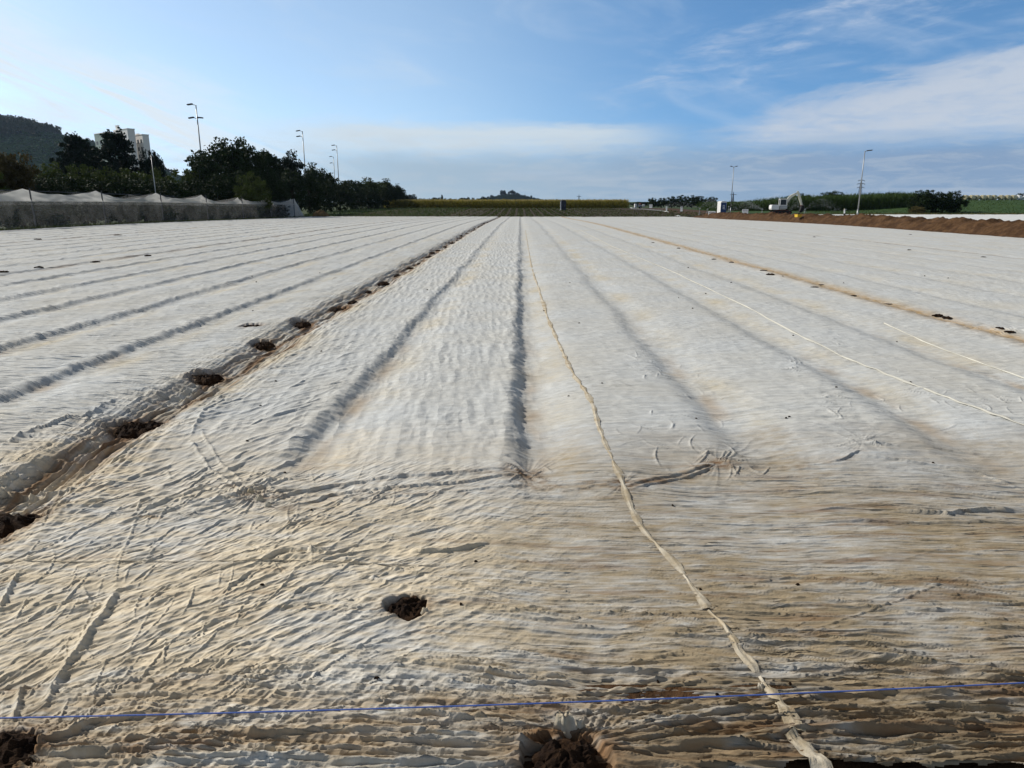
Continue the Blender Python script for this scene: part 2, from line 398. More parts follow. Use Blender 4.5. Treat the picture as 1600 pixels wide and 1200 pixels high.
M['leaf'] = mat('leaf_dark', (0.017, 0.032, 0.008), 0.75, 0.2, vary=0.5, scale=0.5, trans=0.10)
M['leaf2'] = mat('leaf_olive', (0.050, 0.070, 0.014), 0.75, 0.2, vary=0.5, scale=0.5, trans=0.20)
M['leaf3'] = mat('leaf_autumn', (0.055, 0.045, 0.014), 0.75, 0.25, vary=0.5, scale=0.6, trans=0.25)
M['needle'] = mat('needle', (0.012, 0.022, 0.012), 0.8, 0.2, vary=0.5, scale=0.6, trans=0.08)
M['maize_leaf'] = mat('maize_leaf', (0.23, 0.21, 0.04), 0.75, 0.25, vary=0.4, scale=0.7, trans=0.5)
M['tassel'] = mat('maize_tassel', (0.46, 0.36, 0.15), 0.85, 0.2, vary=0.3, scale=1.0, trans=0.3)
M['reed_leaf'] = mat('green_crop_leaf', (0.050, 0.085, 0.020), 0.75, 0.25, vary=0.5, scale=0.4, trans=0.3)
M['forest'] = mat('forest_leaf', (0.026, 0.040, 0.016), 0.85, 0.2, vary=0.5, scale=0.03, trans=0.15)
M['vineyard'] = mat('vineyard', (0.012, 0.026, 0.012), 1.0, 0.0, vary=0.3, scale=0.02, col2=(0.018, 0.034, 0.014))
M['knoll'] = mat('knoll_wood', (0.008, 0.014, 0.009), 1.0, 0.0, vary=0.5, scale=0.05)
M['vine_leaf'] = mat('vine_leaf', (0.026, 0.060, 0.022), 0.9, 0.1, vary=0.4, scale=0.02, trans=0.15)
M['bale_cream'] = mat('cream_wrap', (0.62, 0.56, 0.36), 0.5, 0.4, vary=0.12, scale=1.5)
M['bale_white'] = mat('white_wrap', (0.74, 0.74, 0.72), 0.45, 0.4, vary=0.08, scale=1.5)
M['bale_end'] = mat('bale_end', (0.30, 0.27, 0.17), 0.7, 0.3, vary=0.2, scale=3)
M['compost'] = mat('compost', (0.13, 0.09, 0.045), 0.95, 0.1, vary=0.5, scale=3, bump=0.06, bscale=6)
M['brick_red'] = mat('red_brown_load', (0.22, 0.07, 0.05), 0.7, 0.3, vary=0.2, scale=3)

# ------------------------------------------------------------------ the land
def land(name, xs, ys, m, lift=0.0, kind='structure', noise=0.0):
    X, Y = np.meshgrid(np.asarray(xs, float), np.asarray(ys, float))
    Z = gz(X, Y) + lift
    if noise: Z = Z + noise * fbm(X * 0.6, Y * 0.6, 5)
    o = grid_obj(name, X, Y, Z, m); return tag(o, kind=kind)
gx = np.unique(np.concatenate([np.linspace(-6000, -200, 12), np.linspace(-200, 200, 101), np.linspace(200, 6000, 12)]))
gy = np.unique(np.concatenate([np.linspace(-300, -10, 6), np.linspace(-10, 260, 136), np.linspace(260, 7000, 14)]))
land('ground', gx, gy, M['grass'], -0.30)
land('field_soil', np.linspace(-36, 36, 73), np.linspace(1.2, 126, 126), M['soil'], -0.20)
land('soil_edge', np.linspace(-3, 4, 71), np.linspace(1.0, 2.6, 33), M['bank'], -0.012, noise=0.05)
land('grass_verge', np.linspace(-46, -35.2, 24), np.linspace(20, 215, 196), M['grass'], -0.03, noise=0.05)
land('seedling_field', np.linspace(-34, 44, 79), np.linspace(122.5, 214, 92), M['seed'], -0.02, noise=0.03)
land('soil_strip', np.linspace(-34, 27, 62), np.linspace(119.5, 124.5, 12), M['soil'], 0.02, noise=0.12)
land('track', np.linspace(33.2, 43, 20), np.linspace(60, 214, 155), M['soil'], 0.0, noise=0.04)
land('green_field', np.linspace(44, 190, 74), np.linspace(119, 200, 82), M['meadow'], 0.02)
land('dry_verge', np.linspace(40, 150, 111), np.linspace(116.5, 121, 10), M['dry'], 0.07, noise=0.08)

# ------------------------------------------------------------------ the fleece sheets
S, XF = 1.75, 0.10
DEPTH = {0: .088, -1: .066, 1: .065, 2: .055, 3: .045, 4: .06, 5: .045, 6: .04, 7: .04, 8: .04, 9: .04, 10: .05}
DARR = np.array([DEPTH.get(k, (.062 if k > -8 else .05) if k < 0 else .03) for k in range(-30, 31)])

def wpx(*pts): return np.array([[*on_ground(a, b).xy] for a, b in pts])
# the knots and soil heaps that pinch the cloth: pixel of the photograph, reach (m), folds round, height (m)
PINCH = [((10, 1185), .75, 17, .022), ((885, 1178), .8, 19, .020), ((400, 785), .55, 13, .030), ((822, 748), .60, 15, .014),
         ((972, 766), .28, 11, .012), ((1120, 735), .50, 13, .016), ((1345, 710), .55, 15, .010), ((215, 676), .6, 15, .022),
         ((640, 956), .22, 9, .010), ((322, 600), .6, 13, .02), ((20, 812), .5, 13, .02), ((765, 853), .22, 9, .012),
         ((425, 882), .35, 9, .02), ((180, 955), .3, 9, .016), ((472, 511), .7, 13, .02), ((1565, 525), .9, 15, .03)]
PINCHW = [(np.array(on_ground(*p).xy), r, n, a, i) for i, (p, r, n, a) in enumerate(PINCH)]
# open holes and sunk places with soil: pixel, half length, half width in m along x / y
HOLES = [((637, 957), .105, .105), ((215, 676), .25, .20), ((322, 600), .19, .22), ((412, 545), .17, .24), ((472, 511), .17, .26), ((395, 520), .18, .2),
         ((530, 485), .14, .30), ((20, 812), .22, .16), ((4, 1180), .12, .11), ((886, 1188), .16, .11)]
HOLEW = [(np.array(on_ground(*p).xy), a, b) for p, a, b in HOLES]
# long drawn folds: pixels, height, width towards the camera, width away
FOLDS = [
 ([(412, 792), (470, 775), (520, 765), (600, 758), (700, 752), (800, 746)], .030, .020, .05),
 ([(450, 800), (520, 778), (620, 772), (720, 764), (810, 752)], .026, .014, .04),
 ([(500, 790), (600, 785), (700, 778), (830, 765)], .018, .012, .03),
 ([(830, 752), (870, 763), (920, 762), (968, 764)], .022, .014, .035),
 ([(830, 760), (880, 772), (930, 768), (970, 768)], .014, .012, .03),
 ([(975, 768), (1030, 756), (1080, 745), (1118, 736)], .022, .024, .06),
 ([(985, 772), (1050, 758), (1118, 740)], .020, .012, .03),
 ([(1122, 734), (1180, 738), (1260, 742), (1310, 738), (1345, 722)], .022, .014, .04),
 ([(1340, 712), (1400, 715), (1470, 716), (1600, 722)], .020, .014, .04),
 ([(1320, 730), (1420, 738), (1520, 745), (1600, 770)], .020, .012, .04),
 ([(1310, 822), (1380, 824), (1480, 824), (1600, 822)], .026, .012, .04),
 ([(1400, 806), (1480, 812), (1540, 802), (1600, 802)], .040, .012, .05),
 ([(530, 880), (600, 892), (700, 912), (800, 945), (870, 962)], .016, .011, .03),
 ([(540, 900), (640, 925), (740, 945), (830, 962), (900, 970)], .020, .012, .03),
 ([(640, 868), (690, 866), (740, 858), (765, 853)], .030, .011, .05),
 ([(400, 892), (440, 872), (480, 872), (520, 878)], .034, .012, .07),
 ([(70, 1120), (95, 1060), (135, 1010), (165, 965), (190, 925)], .040, .05, .022),
 ([(20, 1130), (30, 1090), (45, 1070)], .030, .03, .016),
 ([(0, 965), (15, 935), (32, 900)], .030, .03, .016),
 ([(30, 1180), (90, 1160), (150, 1138), (240, 1128)], .034, .016, .05),
 ([(0, 1165), (80, 1190), (160, 1188), (300, 1178)], .024, .012, .04),
 ([(360, 1165), (430, 1158), (520, 1150), (600, 1155), (700, 1158), (800, 1168)], .034, .016, .05),
 ([(60, 1185), (180, 1176), (260, 1170), (350, 1180)], .022, .012, .04),
 ([(400, 1195), (520, 1188), (640, 1180), (830, 1186)], .020, .014, .04),
 ([(930, 1168), (1010, 1145), (1100, 1128), (1180, 1112), (1300, 1095), (1400, 1090), (1500, 1098), (1600, 1100)], .034, .018, .05),
 ([(920, 1180), (1000, 1165), (1080, 1152), (1130, 1142), (1200, 1142)], .032, .016, .05),
 ([(930, 1190), (1060, 1178), (1160, 1170), (1260, 1152), (1400, 1148), (1600, 1138)], .036, .018, .05),
 ([(1250, 1165), (1340, 1152), (1450, 1150), (1600, 1148)], .026, .014, .04),
 ([(1200, 1135), (1300, 1118), (1380, 1120), (1500, 1118), (1600, 1122)], .024, .014, .04),
 ([(1270, 1015), (1340, 1028), (1420, 1048), (1500, 1062), (1600, 1082)], .030, .018, .06),
 ([(1330, 1040), (1400, 1040), (1470, 1052), (1600, 1070)], .022, .014, .04),
 ([(1050, 890), (1200, 905), (1340, 915), (1600, 935)], .014, .012, .03),
 ([(1270, 905), (1350, 920), (1420, 935), (1600, 950)], .016, .012, .03),
 ([(300, 700), (320, 660), (350, 640), (385, 640)], .022, .02, .03),
 ([(298, 705), (330, 745), (370, 770), (398, 785)], .022, .02, .02),
 ([(315, 690), (345, 735), (385, 765)], .018, .016, .016),
 ([(215, 690), (150, 720), (70, 770), (0, 800)], .045, .03, .05),
 ([(205, 680), (130, 720), (40, 775), (0, 790)], .035, .03, .03),
 ([(240, 690), (170, 735), (90, 790), (20, 830)], .030, .02, .04),
 ([(320, 610), (270, 640), (220, 662)], .035, .03, .04), ([(345, 605), (290, 645), (240, 672)], .03, .02, .04),
 ([(0, 720), (60, 690), (130, 672), (190, 640)], .04, .03, .06),
]
FOLDW = [(wpx(*p), a * (.70 if np.mean([q[1] for q in p]) < 970 else .62), w1 * .42, w2 * .6) for p, a, w1, w2 in FOLDS]
# wandering single creases
def make_strokes():
    out = []
    h0 = PINCHW[0][0]; h1 = PINCHW[1][0]
    def put(px, py, ang, L, a, w, cv):
        p = on_ground(px, py); out.append((p.x, p.y, ang, L, a, w * .55, w * 1.25, cv))
    r = random.Random(5)
    for _ in range(2300):                                   # the headland in front
        px, py = r.uniform(-60, 1660), 1215 - 470 * r.random() ** 0.85
        p = on_ground(px, py)
        rad0 = math.atan2(p.y - h0[1], p.x - h0[0]); rad1 = math.atan2(p.y - h1[1], p.x - h1[0])
        d1 = math.hypot(p.y - h1[1], p.x - h1[0])
        wl = float(sstep(p.x, 0.1, -1.3))
        ang = wl * max(-0.3, min(1.25, rad0)) * 0.9 + (1 - wl) * (-0.08 + 0.10 * math.sin(p.x * 1.3 + p.y))
        if p.x > h1[0] and p.y < 2.75: ang += 0.5 * math.sin(2 * rad1) * math.exp(-(d1 / .6) ** 2)
        ang += r.gauss(0, .16 + .30 * wl)
        s_ = 0.45 + p.y / 5.0
        if wl > .5 and r.random() < .45: continue
        L = r.uniform(.06, .20) * s_ * (1.0 + 1.9 * float(sstep(p.x, -.6, .8))) * (1 + r.random() ** 3)
        amp = r.uniform(.0025, .0062) * s_ * (0.55 if wl < .5 and py < 900 else (1.35 if wl > .5 else 1.1))
        put(px, py, ang, L, amp, r.uniform(.003, .0065) * s_, r.uniform(-1.0, 1.0) * (1 if wl > .5 else .25))
    for _ in range(480):                                   # drawn folds along the front edge
        px, py = r.uniform(120, 1680), r.uniform(1040, 1212)
        p = on_ground(px, py); d1 = math.hypot(p.y - h1[1], p.x - h1[0])
        ang = r.gauss(-.03, .06) + .42 * math.sin(2 * math.atan2(p.y - h1[1], p.x - h1[0])) * math.exp(-(d1 / .5) ** 2)
        put(px, py, ang, r.uniform(.25, .9), r.uniform(.004, .009), r.uniform(.004, .008), r.uniform(-.12, .12))
    for _ in range(220):                                   # bed between the furrow and the brown trench: slanting folds
        px, py = r.uniform(120, 560), r.uniform(520, 800)
        p = on_ground(px, py)
        if -3.2 < p.x < -1.8: put(px, py, r.gauss(.95, .22), r.uniform(.12, .4), r.uniform(.006, .014), r.uniform(.015, .03), r.uniform(-.6, .6))
    for _ in range(420):                                   # left sheet: drawn across
        px, py = r.uniform(-20, 420), r.uniform(480, 780)
        p = on_ground(px, py)
        if p.x < -3.5: put(px, py, r.gauss(.12, .12), r.uniform(.2, .9), r.uniform(.006, .016), r.uniform(.015, .035), r.uniform(-.2, .2))
    for _ in range(330):                                   # right half: faint
        px, py = r.uniform(860, 1640), r.uniform(470, 780)
        p = on_ground(px, py)
        put(px, py, r.gauss(-.05, .12), r.uniform(.15, .7), r.uniform(.003, .008), r.uniform(.012, .03), r.uniform(-.2, .2))
    for cx_, cy_, w_, h_, n_ in ((1003, 570, 34, 14, 16), (1008, 592, 30, 16, 8), (1238, 565, 22, 22, 14), (1240, 590, 16, 16, 14), (1300, 640, 14, 14, 10), (1308, 665, 16, 14, 12), (1318, 548, 30, 18, 14), (1350, 540, 60, 10, 8), (1110, 726, 60, 22, 18), (1345, 712, 50, 16, 16), (1155, 745, 60, 14, 8), (820, 748, 30, 10, 12), (400, 785, 40, 16, 18), (1450, 640, 120, 30, 26), (1040, 690, 90, 40, 26), (1560, 650, 60, 40, 16), (1060, 600, 80, 50, 14)):
        for _ in range(n_):                                 # small knots of puckered cloth
            px, py = cx_ + r.gauss(0, w_ * .5), cy_ + r.gauss(0, h_ * .5)
            put(px, py, r.choice((r.gauss(1.5, .35), r.gauss(.1, .3), r.gauss(2.4, .3))), r.uniform(.07, .24), r.uniform(.004, .010), r.uniform(.007, .014), r.uniform(-1.5, 1.5))
    return out
STROKES = make_strokes()

def polydist(P, X, Y):
    """distance to a polyline, signed: + on the far (y+) side, and the run along it"""
    best = np.full(X.shape, 1e9); sg = np.ones(X.shape); run = np.zeros(X.shape); acc = 0; tot = sum(np.hypot(*(P[i + 1] - P[i])) for i in range(len(P) - 1))
    for i in range(len(P) - 1):
        a, b = P[i], P[i + 1]; d = b - a; l2 = d @ d; l = math.sqrt(l2)
        t = np.clip(((X - a[0]) * d[0] + (Y - a[1]) * d[1]) / l2, 0, 1)
        ex, ey = X - a[0] - t * d[0], Y - a[1] - t * d[1]
        q = np.hypot(ex, ey); m = q < best
        n = np.array([-d[1], d[0]]); n = n if n[1] >= 0 else -n
        best = np.where(m, q, best); sg = np.where(m, np.sign(ex * n[0] + ey * n[1]), sg); run = np.where(m, acc + t * l, run); acc += l
    return best, sg, run / tot

def fleece_surface(X, Y, detail=True):
    wob = 0.07 * fbm(X * 0.25, Y * 0.35, 3, 2) + 0.03 * perlin(X * 1.1, Y * 1.7, 8)
    u = (X - XF) / S; k = np.round(u).astype(int); t = (u - k) * S + wob
    dep = DARR[np.clip(k + 30, 0, 60)]
    trench = (np.abs(k + 2) == 0)
    yend = 5.0 + 0.45 * perlin(X * 0.55, X * 0 + .3, 21)
    bedm = sstep(Y, yend - 0.75, yend + 0.65)
    left = sstep(X, -2.9, -4.2)
    ws, wg = np.where(k <= 0, np.where(k < -2, .10, .125), .20), np.where(k <= 0, .36, .40)
    dep = dep * (1 - .5 * sstep(Y, 8, 26))
    prof = np.where(t < 0, np.exp(-np.abs(t / ws) ** 2.2), np.exp(-(t / wg) ** 2))
    Z = gz(X, Y) + .09 * bedm - dep * prof * bedm * np.where(trench, 0, 1)
    tp = np.exp(-np.abs(t / .26) ** 2.4)
    trm = trench * tp * sstep(Y, 2.6, 3.6)
    Z = Z - .12 * trm
    fg = 1 - bedm                                                  # the headland in front of the bed ends
    far = sstep(Y, 9, 30)
    # soft swelling of the ground underneath
    Z = Z + .022 * fbm(X * 0.9, Y * 0.8, 31, 3) * (0.4 + .6 * fg) + .035 * fg * perlin(X * .45, Y * .5, 33)
    rgb_b = np.zeros_like(X)
    if detail:
        wx = X + .05 * perlin(X * 3, Y * 3, 51); wy = Y + .05 * perlin(X * 2.2, Y * 3, 52)
        # headland: streaks along x on the right, crumpling on the left
        rt = fg * sstep(X, -1.2, .4); lf = fg * (1 - sstep(X, -1.2, .4))
        w2y = Y + .02 * perlin(X * 1.6, Y * 3, 58) + .006 * perlin(X * 6, Y * 9, 57)
        n_a = ridge(perlin(X * .55, w2y * 14 + X * 1.2, 61), 2.6); n_b = ridge(perlin(X * 1.3, w2y * 30 + X * 2.2, 62), 1.8); n_b2 = ridge(perlin(X * 3.5, w2y * 58 + X * 4, 60))
        near = sstep(Y, 3.6, 2.1)
        Z = Z + rt * (n_a * (.004 + .007 * near) + n_b * (.003 + .002 * near) + n_b2 * .0018)
        ca, sa = math.cos(.75), math.sin(.75)
        a_, c_ = wx * ca + wy * sa, -wx * sa + wy * ca
        n_c = ridge(perlin(a_ * 5, c_ * 12, 63), 1.3); n_d = ridge(perlin(a_ * 10 + 3, c_ * 24, 64), 1.2); n_e = ridge(perlin(wx * 13, wy * 9, 65), 1.2)
        Z = Z + lf * (n_c * .006 + n_d * .004)
        m = (fg > .02) & (lf > .01)
        if m.any():
            A, C = a_[m], c_[m]
            Z[m] += lf[m] * .50 * (.012 * facets(A * 4.4, C * 10, 41) + .0085 * facets(A * 10, C * 21 + 2, 42) + .0060 * facets(A * 19 + C * 6, C * 34, 43) + .0034 * facets(A * 38, C * 60, 54))
        m = (fg > .02) & (rt > .01)
        if m.any():
            x_, y_ = X[m] + .03 * perlin(X[m] * 2.5, Y[m] * 5, 44), w2y[m] + .05 * X[m]
            Z[m] += rt[m] * .85 * (.55 + .45 * near[m]) * (.012 * facets(x_ * .7, y_ * 15, 45) + .0085 * facets(x_ * 1.5, y_ * 32, 46) + .0040 * facets(x_ * 4, y_ * 58, 47))
        # beds left of the middle: small quilted ripples along the rows
        ql = (bedm * (1 - left) * sstep(X, .45, -.15))
        n_f = perlin(wx * 9 + wy * .9, wy * 1.6, 66); n_g = perlin(wx * 2.5, wy * 6.5, 67)
        Z = Z + ql * (.0060 * n_f + .005 * n_g + .003 * perlin(wx * 16, wy * 13, 68)) * (1 + .3 * far)
        m = ql > .02
        if m.any():
            x_ = X[m] + .09 * Y[m] * (X[m] < -1.65) + .02 * perlin(X[m] * 2, Y[m] * 2, 36)
            Z[m] += .7 * ql[m] * (.007 * facets(x_ * 8.5, Y[m] * 1.5, 35) + .006 * facets(x_ * 9, Y[m] * 6.5, 34)) * (.6 + .7 * far[m])
        ql2 = bedm * sstep(X, -1.65, -2.1) * sstep(X, -3.4, -3.1)
        n_h = ridge(perlin(wx * 7 - wy * 4.5, wy * 2.2 + wx * 1.5, 69))
        Z = Z + ql2 * .008 * n_h * sstep(Y, 14, 6)
        # left sheets: drawn across the beds
        n_i = ridge(perlin(wx * 1.6, wy * 11 - wx * 1.6, 70)); n_j = perlin(wx * 5, wy * 22, 71)
        Z = Z + bedm * left * (n_i * .013 + n_j * .005)
        m = (left > .02) & (bedm > .02)
        if m.any():
            y_ = Y[m] - .16 * X[m] + .05 * perlin(X[m] * .8, Y[m] * 1.1, 39)
            Z[m] += left[m] * bedm[m] * (1 + .4 * far[m]) * (.020 * facets(X[m] * .9, y_ * 7.5, 38) + .010 * facets(X[m] * 2.6, y_ * 17, 37))
        # right beds: almost taut
        rr = bedm * sstep(X, .2, .9)
        n_k = ridge(perlin(wx * 1.8, wy * 13 + wx, 72)); n_l = perlin(wx * 6, wy * 8, 73)
        Z = Z + rr * (.0060 * n_k + .0034 * n_l)
        m = (rr > .02) & (Y < 40)
        if m.any():
            x_, y_ = X[m] + .06 * perlin(X[m] * 1.5, Y[m] * 1.5, 33), Y[m] + .10 * perlin(X[m] * .7, Y[m] * .9, 32)
            Z[m] += rr[m] * (.010 * facets(x_ * 2.2, y_ * 7, 30) + .0075 * facets(x_ * 5.5, y_ * 13 + x_, 29) + .004 * facets(x_ * 12, y_ * 20, 28)) * np.clip(.55 + .9 * perlin(X[m] * .5, Y[m] * .4, 27), .15, 1.2)
        sm = np.where(k == 4, np.exp(-(t / .45) ** 2), 0) * bedm; m = sm > .02
        if m.any(): Z[m] += sm[m] * (.040 * facets(X[m] * 1.1, Y[m] * 4.5 - X[m] * 1.5, 26) + .018 * facets(X[m] * 3, Y[m] * 11, 25))
        # pleats hanging down the steep side of the furrows
        ple = bedm * np.exp(-((t + .13) / .16) ** 2) * np.where(k <= 0, 1, .3) * np.where(trench, .4, 1)
        n_m = ridge(perlin(wx * 2.0, wy * 7.5 + wx * 3, 74)); n_n = perlin(wx * 6, wy * 16, 75)
        Z = Z + ple * (.018 * n_m + .010 * n_n + .013 * facets(X * 3 + Y * 2, Y * 9, 48))
        # long folds along the brown trench
        tw = np.exp(-(np.where(trench, t, 9) / .48) ** 2) * sstep(Y, 2.8, 3.6)
        xx_ = X + .05 * perlin(X * .8, Y * .9, 76) + .012 * perlin(X * 3, Y * 3, 77)
        mt = tw > .02
        Z[mt] += tw[mt] * (.036 * facets(xx_[mt] * 7.5, Y[mt] * .75, 49) + .030 * facets(xx_[mt] * 17, Y[mt] * 1.9, 50) + .012 * facets(xx_[mt] * 30, Y[mt] * 5, 53))
        Z = Z + tw * .03 * perlin(X * 1.5, Y * 1.3, 78) - .03 * tw
        # pinch points
        for p, rch, nf, amp, i in PINCHW:
            rr_ = np.hypot(X - p[0], Y - p[1]); m = rr_ < rch * 2.2
            if not m.any(): continue
            q = rr_[m]; th = np.arctan2(Y[m] - p[1], X[m] - p[0])
            th = th + .12 * perlin(q * 2.0 + i, q * 0, 79)
            n_ = ridge(perlin(np.cos(th) * nf * .30 + i * 7.3, np.sin(th) * nf * .52, 80 + i), 1.3)
            lob = np.clip(.55 + .9 * perlin(np.cos(th) * 1.3 + i, np.sin(th) * 1.3, 78), .1, 1.2) * (.18 + .82 * np.abs(np.cos(th)) ** 1.5)
            Z[m] += amp * (1.0 if i < 2 else 1.35) * n_ * lob * np.exp(-(q / (rch * (.75 + .5 * perlin(np.cos(th) * 4, np.sin(th) * 4 + i, 77)))) ** 1.4) * sstep(q, 0, .10) * 1.15 * sstep(q, rch * 2.1, rch * 1.1)
    r0 = Y[:, 0]
    if detail:
        for P, amp, w1, w2 in FOLDW:
            mg = .3
            i0, i1 = np.searchsorted(r0, P[:, 1].min() - mg), np.searchsorted(r0, P[:, 1].max() + mg)
            if i1 <= i0: continue
            xs, ys = X[i0:i1], Y[i0:i1]
            m = (xs > P[:, 0].min() - mg) & (xs < P[:, 0].max() + mg)
            if not m.any(): continue
            x, y = xs[m], ys[m]
            d, s_, run = polydist(P, x + .012 * perlin(x * 5, y * 5, 91), y + .012 * perlin(x * 4, y * 6, 92))
            pr = np.where(s_ > 0, np.exp(-(d / w2) ** 1.4), np.exp(-(d / w1) ** 1.6))
            env = np.clip(np.minimum(run, 1 - run) * 7, 0, 1) ** .7 * (1 + .25 * perlin(run * 5 + amp * 900, run * 0, 93))
            Z[i0:i1][m] += amp * pr * env
        for cx, cy, an, L, a, w1, w2, cv in STROKES:
            ext = L + .05
            i0, i1 = np.searchsorted(r0, cy - ext), np.searchsorted(r0, cy + ext)
            if i1 <= i0: continue
            c0 = min(np.searchsorted(X[i0], cx - ext), np.searchsorted(X[i1 - 1], cx - ext)); c1 = max(np.searchsorted(X[i0], cx + ext), np.searchsorted(X[i1 - 1], cx + ext))
            if c1 <= c0: continue
            dx_, dy_ = X[i0:i1, c0:c1] - cx, Y[i0:i1, c0:c1] - cy
            al = dx_ * math.cos(an) + dy_ * math.sin(an); ac = -dx_ * math.sin(an) + dy_ * math.cos(an) - cv * al * al
            env = np.clip(1 - (al / L) ** 2, 0, 1)
            pr = np.where(ac > 0, np.exp(-np.abs(ac / w2) ** 1.4), np.exp(-np.abs(ac / w1) ** 1.5))
            Z[i0:i1, c0:c1] += a * env * pr
    for p, a, b in HOLEW:
        m = (np.abs(X - p[0]) < a * 3) & (np.abs(Y - p[1]) < b * 3)
        if not m.any(): continue
        x, y = X[m], Y[m]
        rr_ = np.hypot((x - p[0]) / a, (y - p[1]) / b) + .25 * perlin(x * 14, y * 14, 97)
        Z[m] += -.038 * sstep(rr_, 1.12, .88) + .006 * np.exp(-((rr_ - 1.2) / .22) ** 2)
    return Z, t, k, bedm, trm

def fleece_colour(X, Y, t, k, bedm, trm):
    white = np.array([.59, .61, .61]); beige = np.array([.42, .335, .21]); ochre = np.array([.50, .345, .175]); brown = np.array([.20, .115, .058])
    fg = 1 - bedm
    st = fbm(X * 1.5, Y * 9, 101, 4); pt = fbm(X * .8, Y * .9, 102, 4); fn = fbm(X * 9, Y * 24, 103, 3)
    b = .16 + .14 * pt + .06 * st
    f2 = fbm(X * 5, Y * 42, 109, 3)
    b = b + sstep(Y, 6.6, 3.2) * (.66 + .30 * st + .20 * pt + .22 * fn + .2 * f2) + .20 * sstep(X, -.3, 1.6) * sstep(Y, 3.8, 2.2)
    side = np.exp(-((t - .27) / .20) ** 2) * bedm * np.where(k <= 3, 1, .5) * sstep(Y, 90, 12)  # beige on the sunlit furrow slopes: part stain, part light painted into the colour
    b = b + (k == -2) * .55 * np.exp(-(t / .55) ** 2) * sstep(Y, 60, 10) * np.clip(.7 + st, 0, 1)
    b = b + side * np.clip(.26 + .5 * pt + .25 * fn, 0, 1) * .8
    bott = np.exp(-((t - .03) / .10) ** 2) * bedm * sstep(Y, 13, 5) * np.clip(.3 + fbm(X * 2, Y * 1.3, 104, 3), 0, 1)
    b = b + .18 * np.clip(fbm(X * .6, Y * .22, 106, 3), 0, 1) * bedm
    b = np.clip(b, 0, 1)[..., None]
    lr = sstep(X, -.9, .9)[..., None]; bg_ = np.array([.66, .572, .428]) * (1 - lr) + np.array([.36, .293, .198]) * lr
    bg_ = bg_ * (1 - .25 * sstep(Y, 2.9, 2.15)[..., None]); bg_ = np.where((Y > 6)[..., None], np.array([.56, .50, .38]), bg_)
    c = white * (1 - b) + bg_ * b
    seam = (k == 4) * np.exp(-(np.abs(t) / .30) ** 2) * np.clip(.75 + .4 * fn, 0, 1)
    oc = np.clip(seam + .55 * bott + .25 * sstep(Y, 3.0, 2.1) * np.clip(st + .2, 0, 1), 0, .95)[..., None]
    c = c * (1 - oc) + ochre * oc
    sm2 = np.isin(k, [-8, -14, 10]) * np.exp(-(np.abs(t) / .22) ** 2)
    kb = np.clip(trm * (.52 + 1.0 * fbm(X * 9, Y * .8, 105, 4)) + .55 * sm2 * np.clip(.4 + fbm(X * 2, Y * .5, 107, 3), 0, 1), 0, .92)
    kb = kb + .30 * sstep(Y, 2.75, 2.15) * np.clip(.5 + st + .5 * f2, 0, 1)
    kb = kb + .75 * fg * np.clip(fbm(X * 1.1, Y * 9, 108, 4) - .42 + .30 * sstep(X, -.3, 1.6) + .3 * f2 + .25 * sstep(Y, 2.7, 2.1), 0, 1) + .45 * bott * .5
    for p, rch, nf, amp, i in PINCHW[:6] + PINCHW[7:9]:
        q = np.hypot(X - p[0], (Y - p[1]) * 1.2); kb = kb + .62 * np.exp(-(q / (rch * .26)) ** 2) * np.clip(.7 + fn, 0, 1)
    for P, am, w1, w2 in FOLDW[:8]:
        m = (np.abs(Y - P[:, 1].mean()) < .6) & (X > P[:, 0].min() - .2) & (X < P[:, 0].max() + .2)
        if m.any():
            d = polydist(P, X[m], Y[m])[0]; kb[m] += .26 * np.exp(-(d / .055) ** 2) * np.clip(.5 + 1.2 * fn[m], 0, 1)
    for p, a, b_ in HOLEW:
        q = np.hypot((X - p[0]) / a, (Y - p[1]) / b_); kb = kb + .75 * np.exp(-(q / 1.15) ** 4)
    kb = np.clip(kb, 0, .95)[..., None]
    return c * (1 - kb) + brown * kb

def fleece_rows(y0, y1, q=1.0):
    ys = [y0]
    while ys[-1] < y1:
        D = ys[-1]; ys.append(D + min(max(q * .78 * (D * D + 4) / 1408 * .86, .0032), .24))
    return np.array(ys)
SHEETS = []
def fleece_sheet(label, x0, x1, y0, y1, ncol, q=1.0, lift=0.0, edge=None):
    ys = fleece_rows(y0, y1, q); n = len(ys)
    a = np.maximum(x0, np.minimum(-.80 * ys - .55, x1 - .4)); b = np.minimum(x1, np.maximum(.82 * ys + .55, x0 + .4))
    m0 = np.clip(np.round((a - x0) * 30), 0, 40); 
    # uneven columns: dense where the picture looks, loose outside
    s = np.linspace(0, 1, ncol)
    fl = np.where(a > x0 + .01, .04, 0.0)[:, None]; fr = np.where(b < x1 - .01, .04, 0.0)[:, None]
    X = np.empty((n, ncol)); ss_ = s[None, :]
    A, B = a[:, None], b[:, None]
    X = np.where(ss_ < fl, x0 + (A - x0) * ss_ / np.maximum(fl, 1e-6), np.where(ss_ > 1 - fr, B + (x1 - B) * (ss_ - 1 + fr) / np.maximum(fr, 1e-6), A + (B - A) * (ss_ - fl) / (1 - fl - fr)))
    Y = np.repeat(ys[:, None], ncol, 1)
    Z, t, k, bedm, trm = fleece_surface(X, Y)
    Z = Z + lift; SHEETS.append((X, Y, Z))
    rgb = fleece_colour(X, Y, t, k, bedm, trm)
    keep = None
    if edge is not None: keep = edge(X, Y)
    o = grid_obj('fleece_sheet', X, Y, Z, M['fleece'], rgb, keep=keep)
    tag(o, label, 'fleece', 'crop fleece sheets over the beds')
    return o
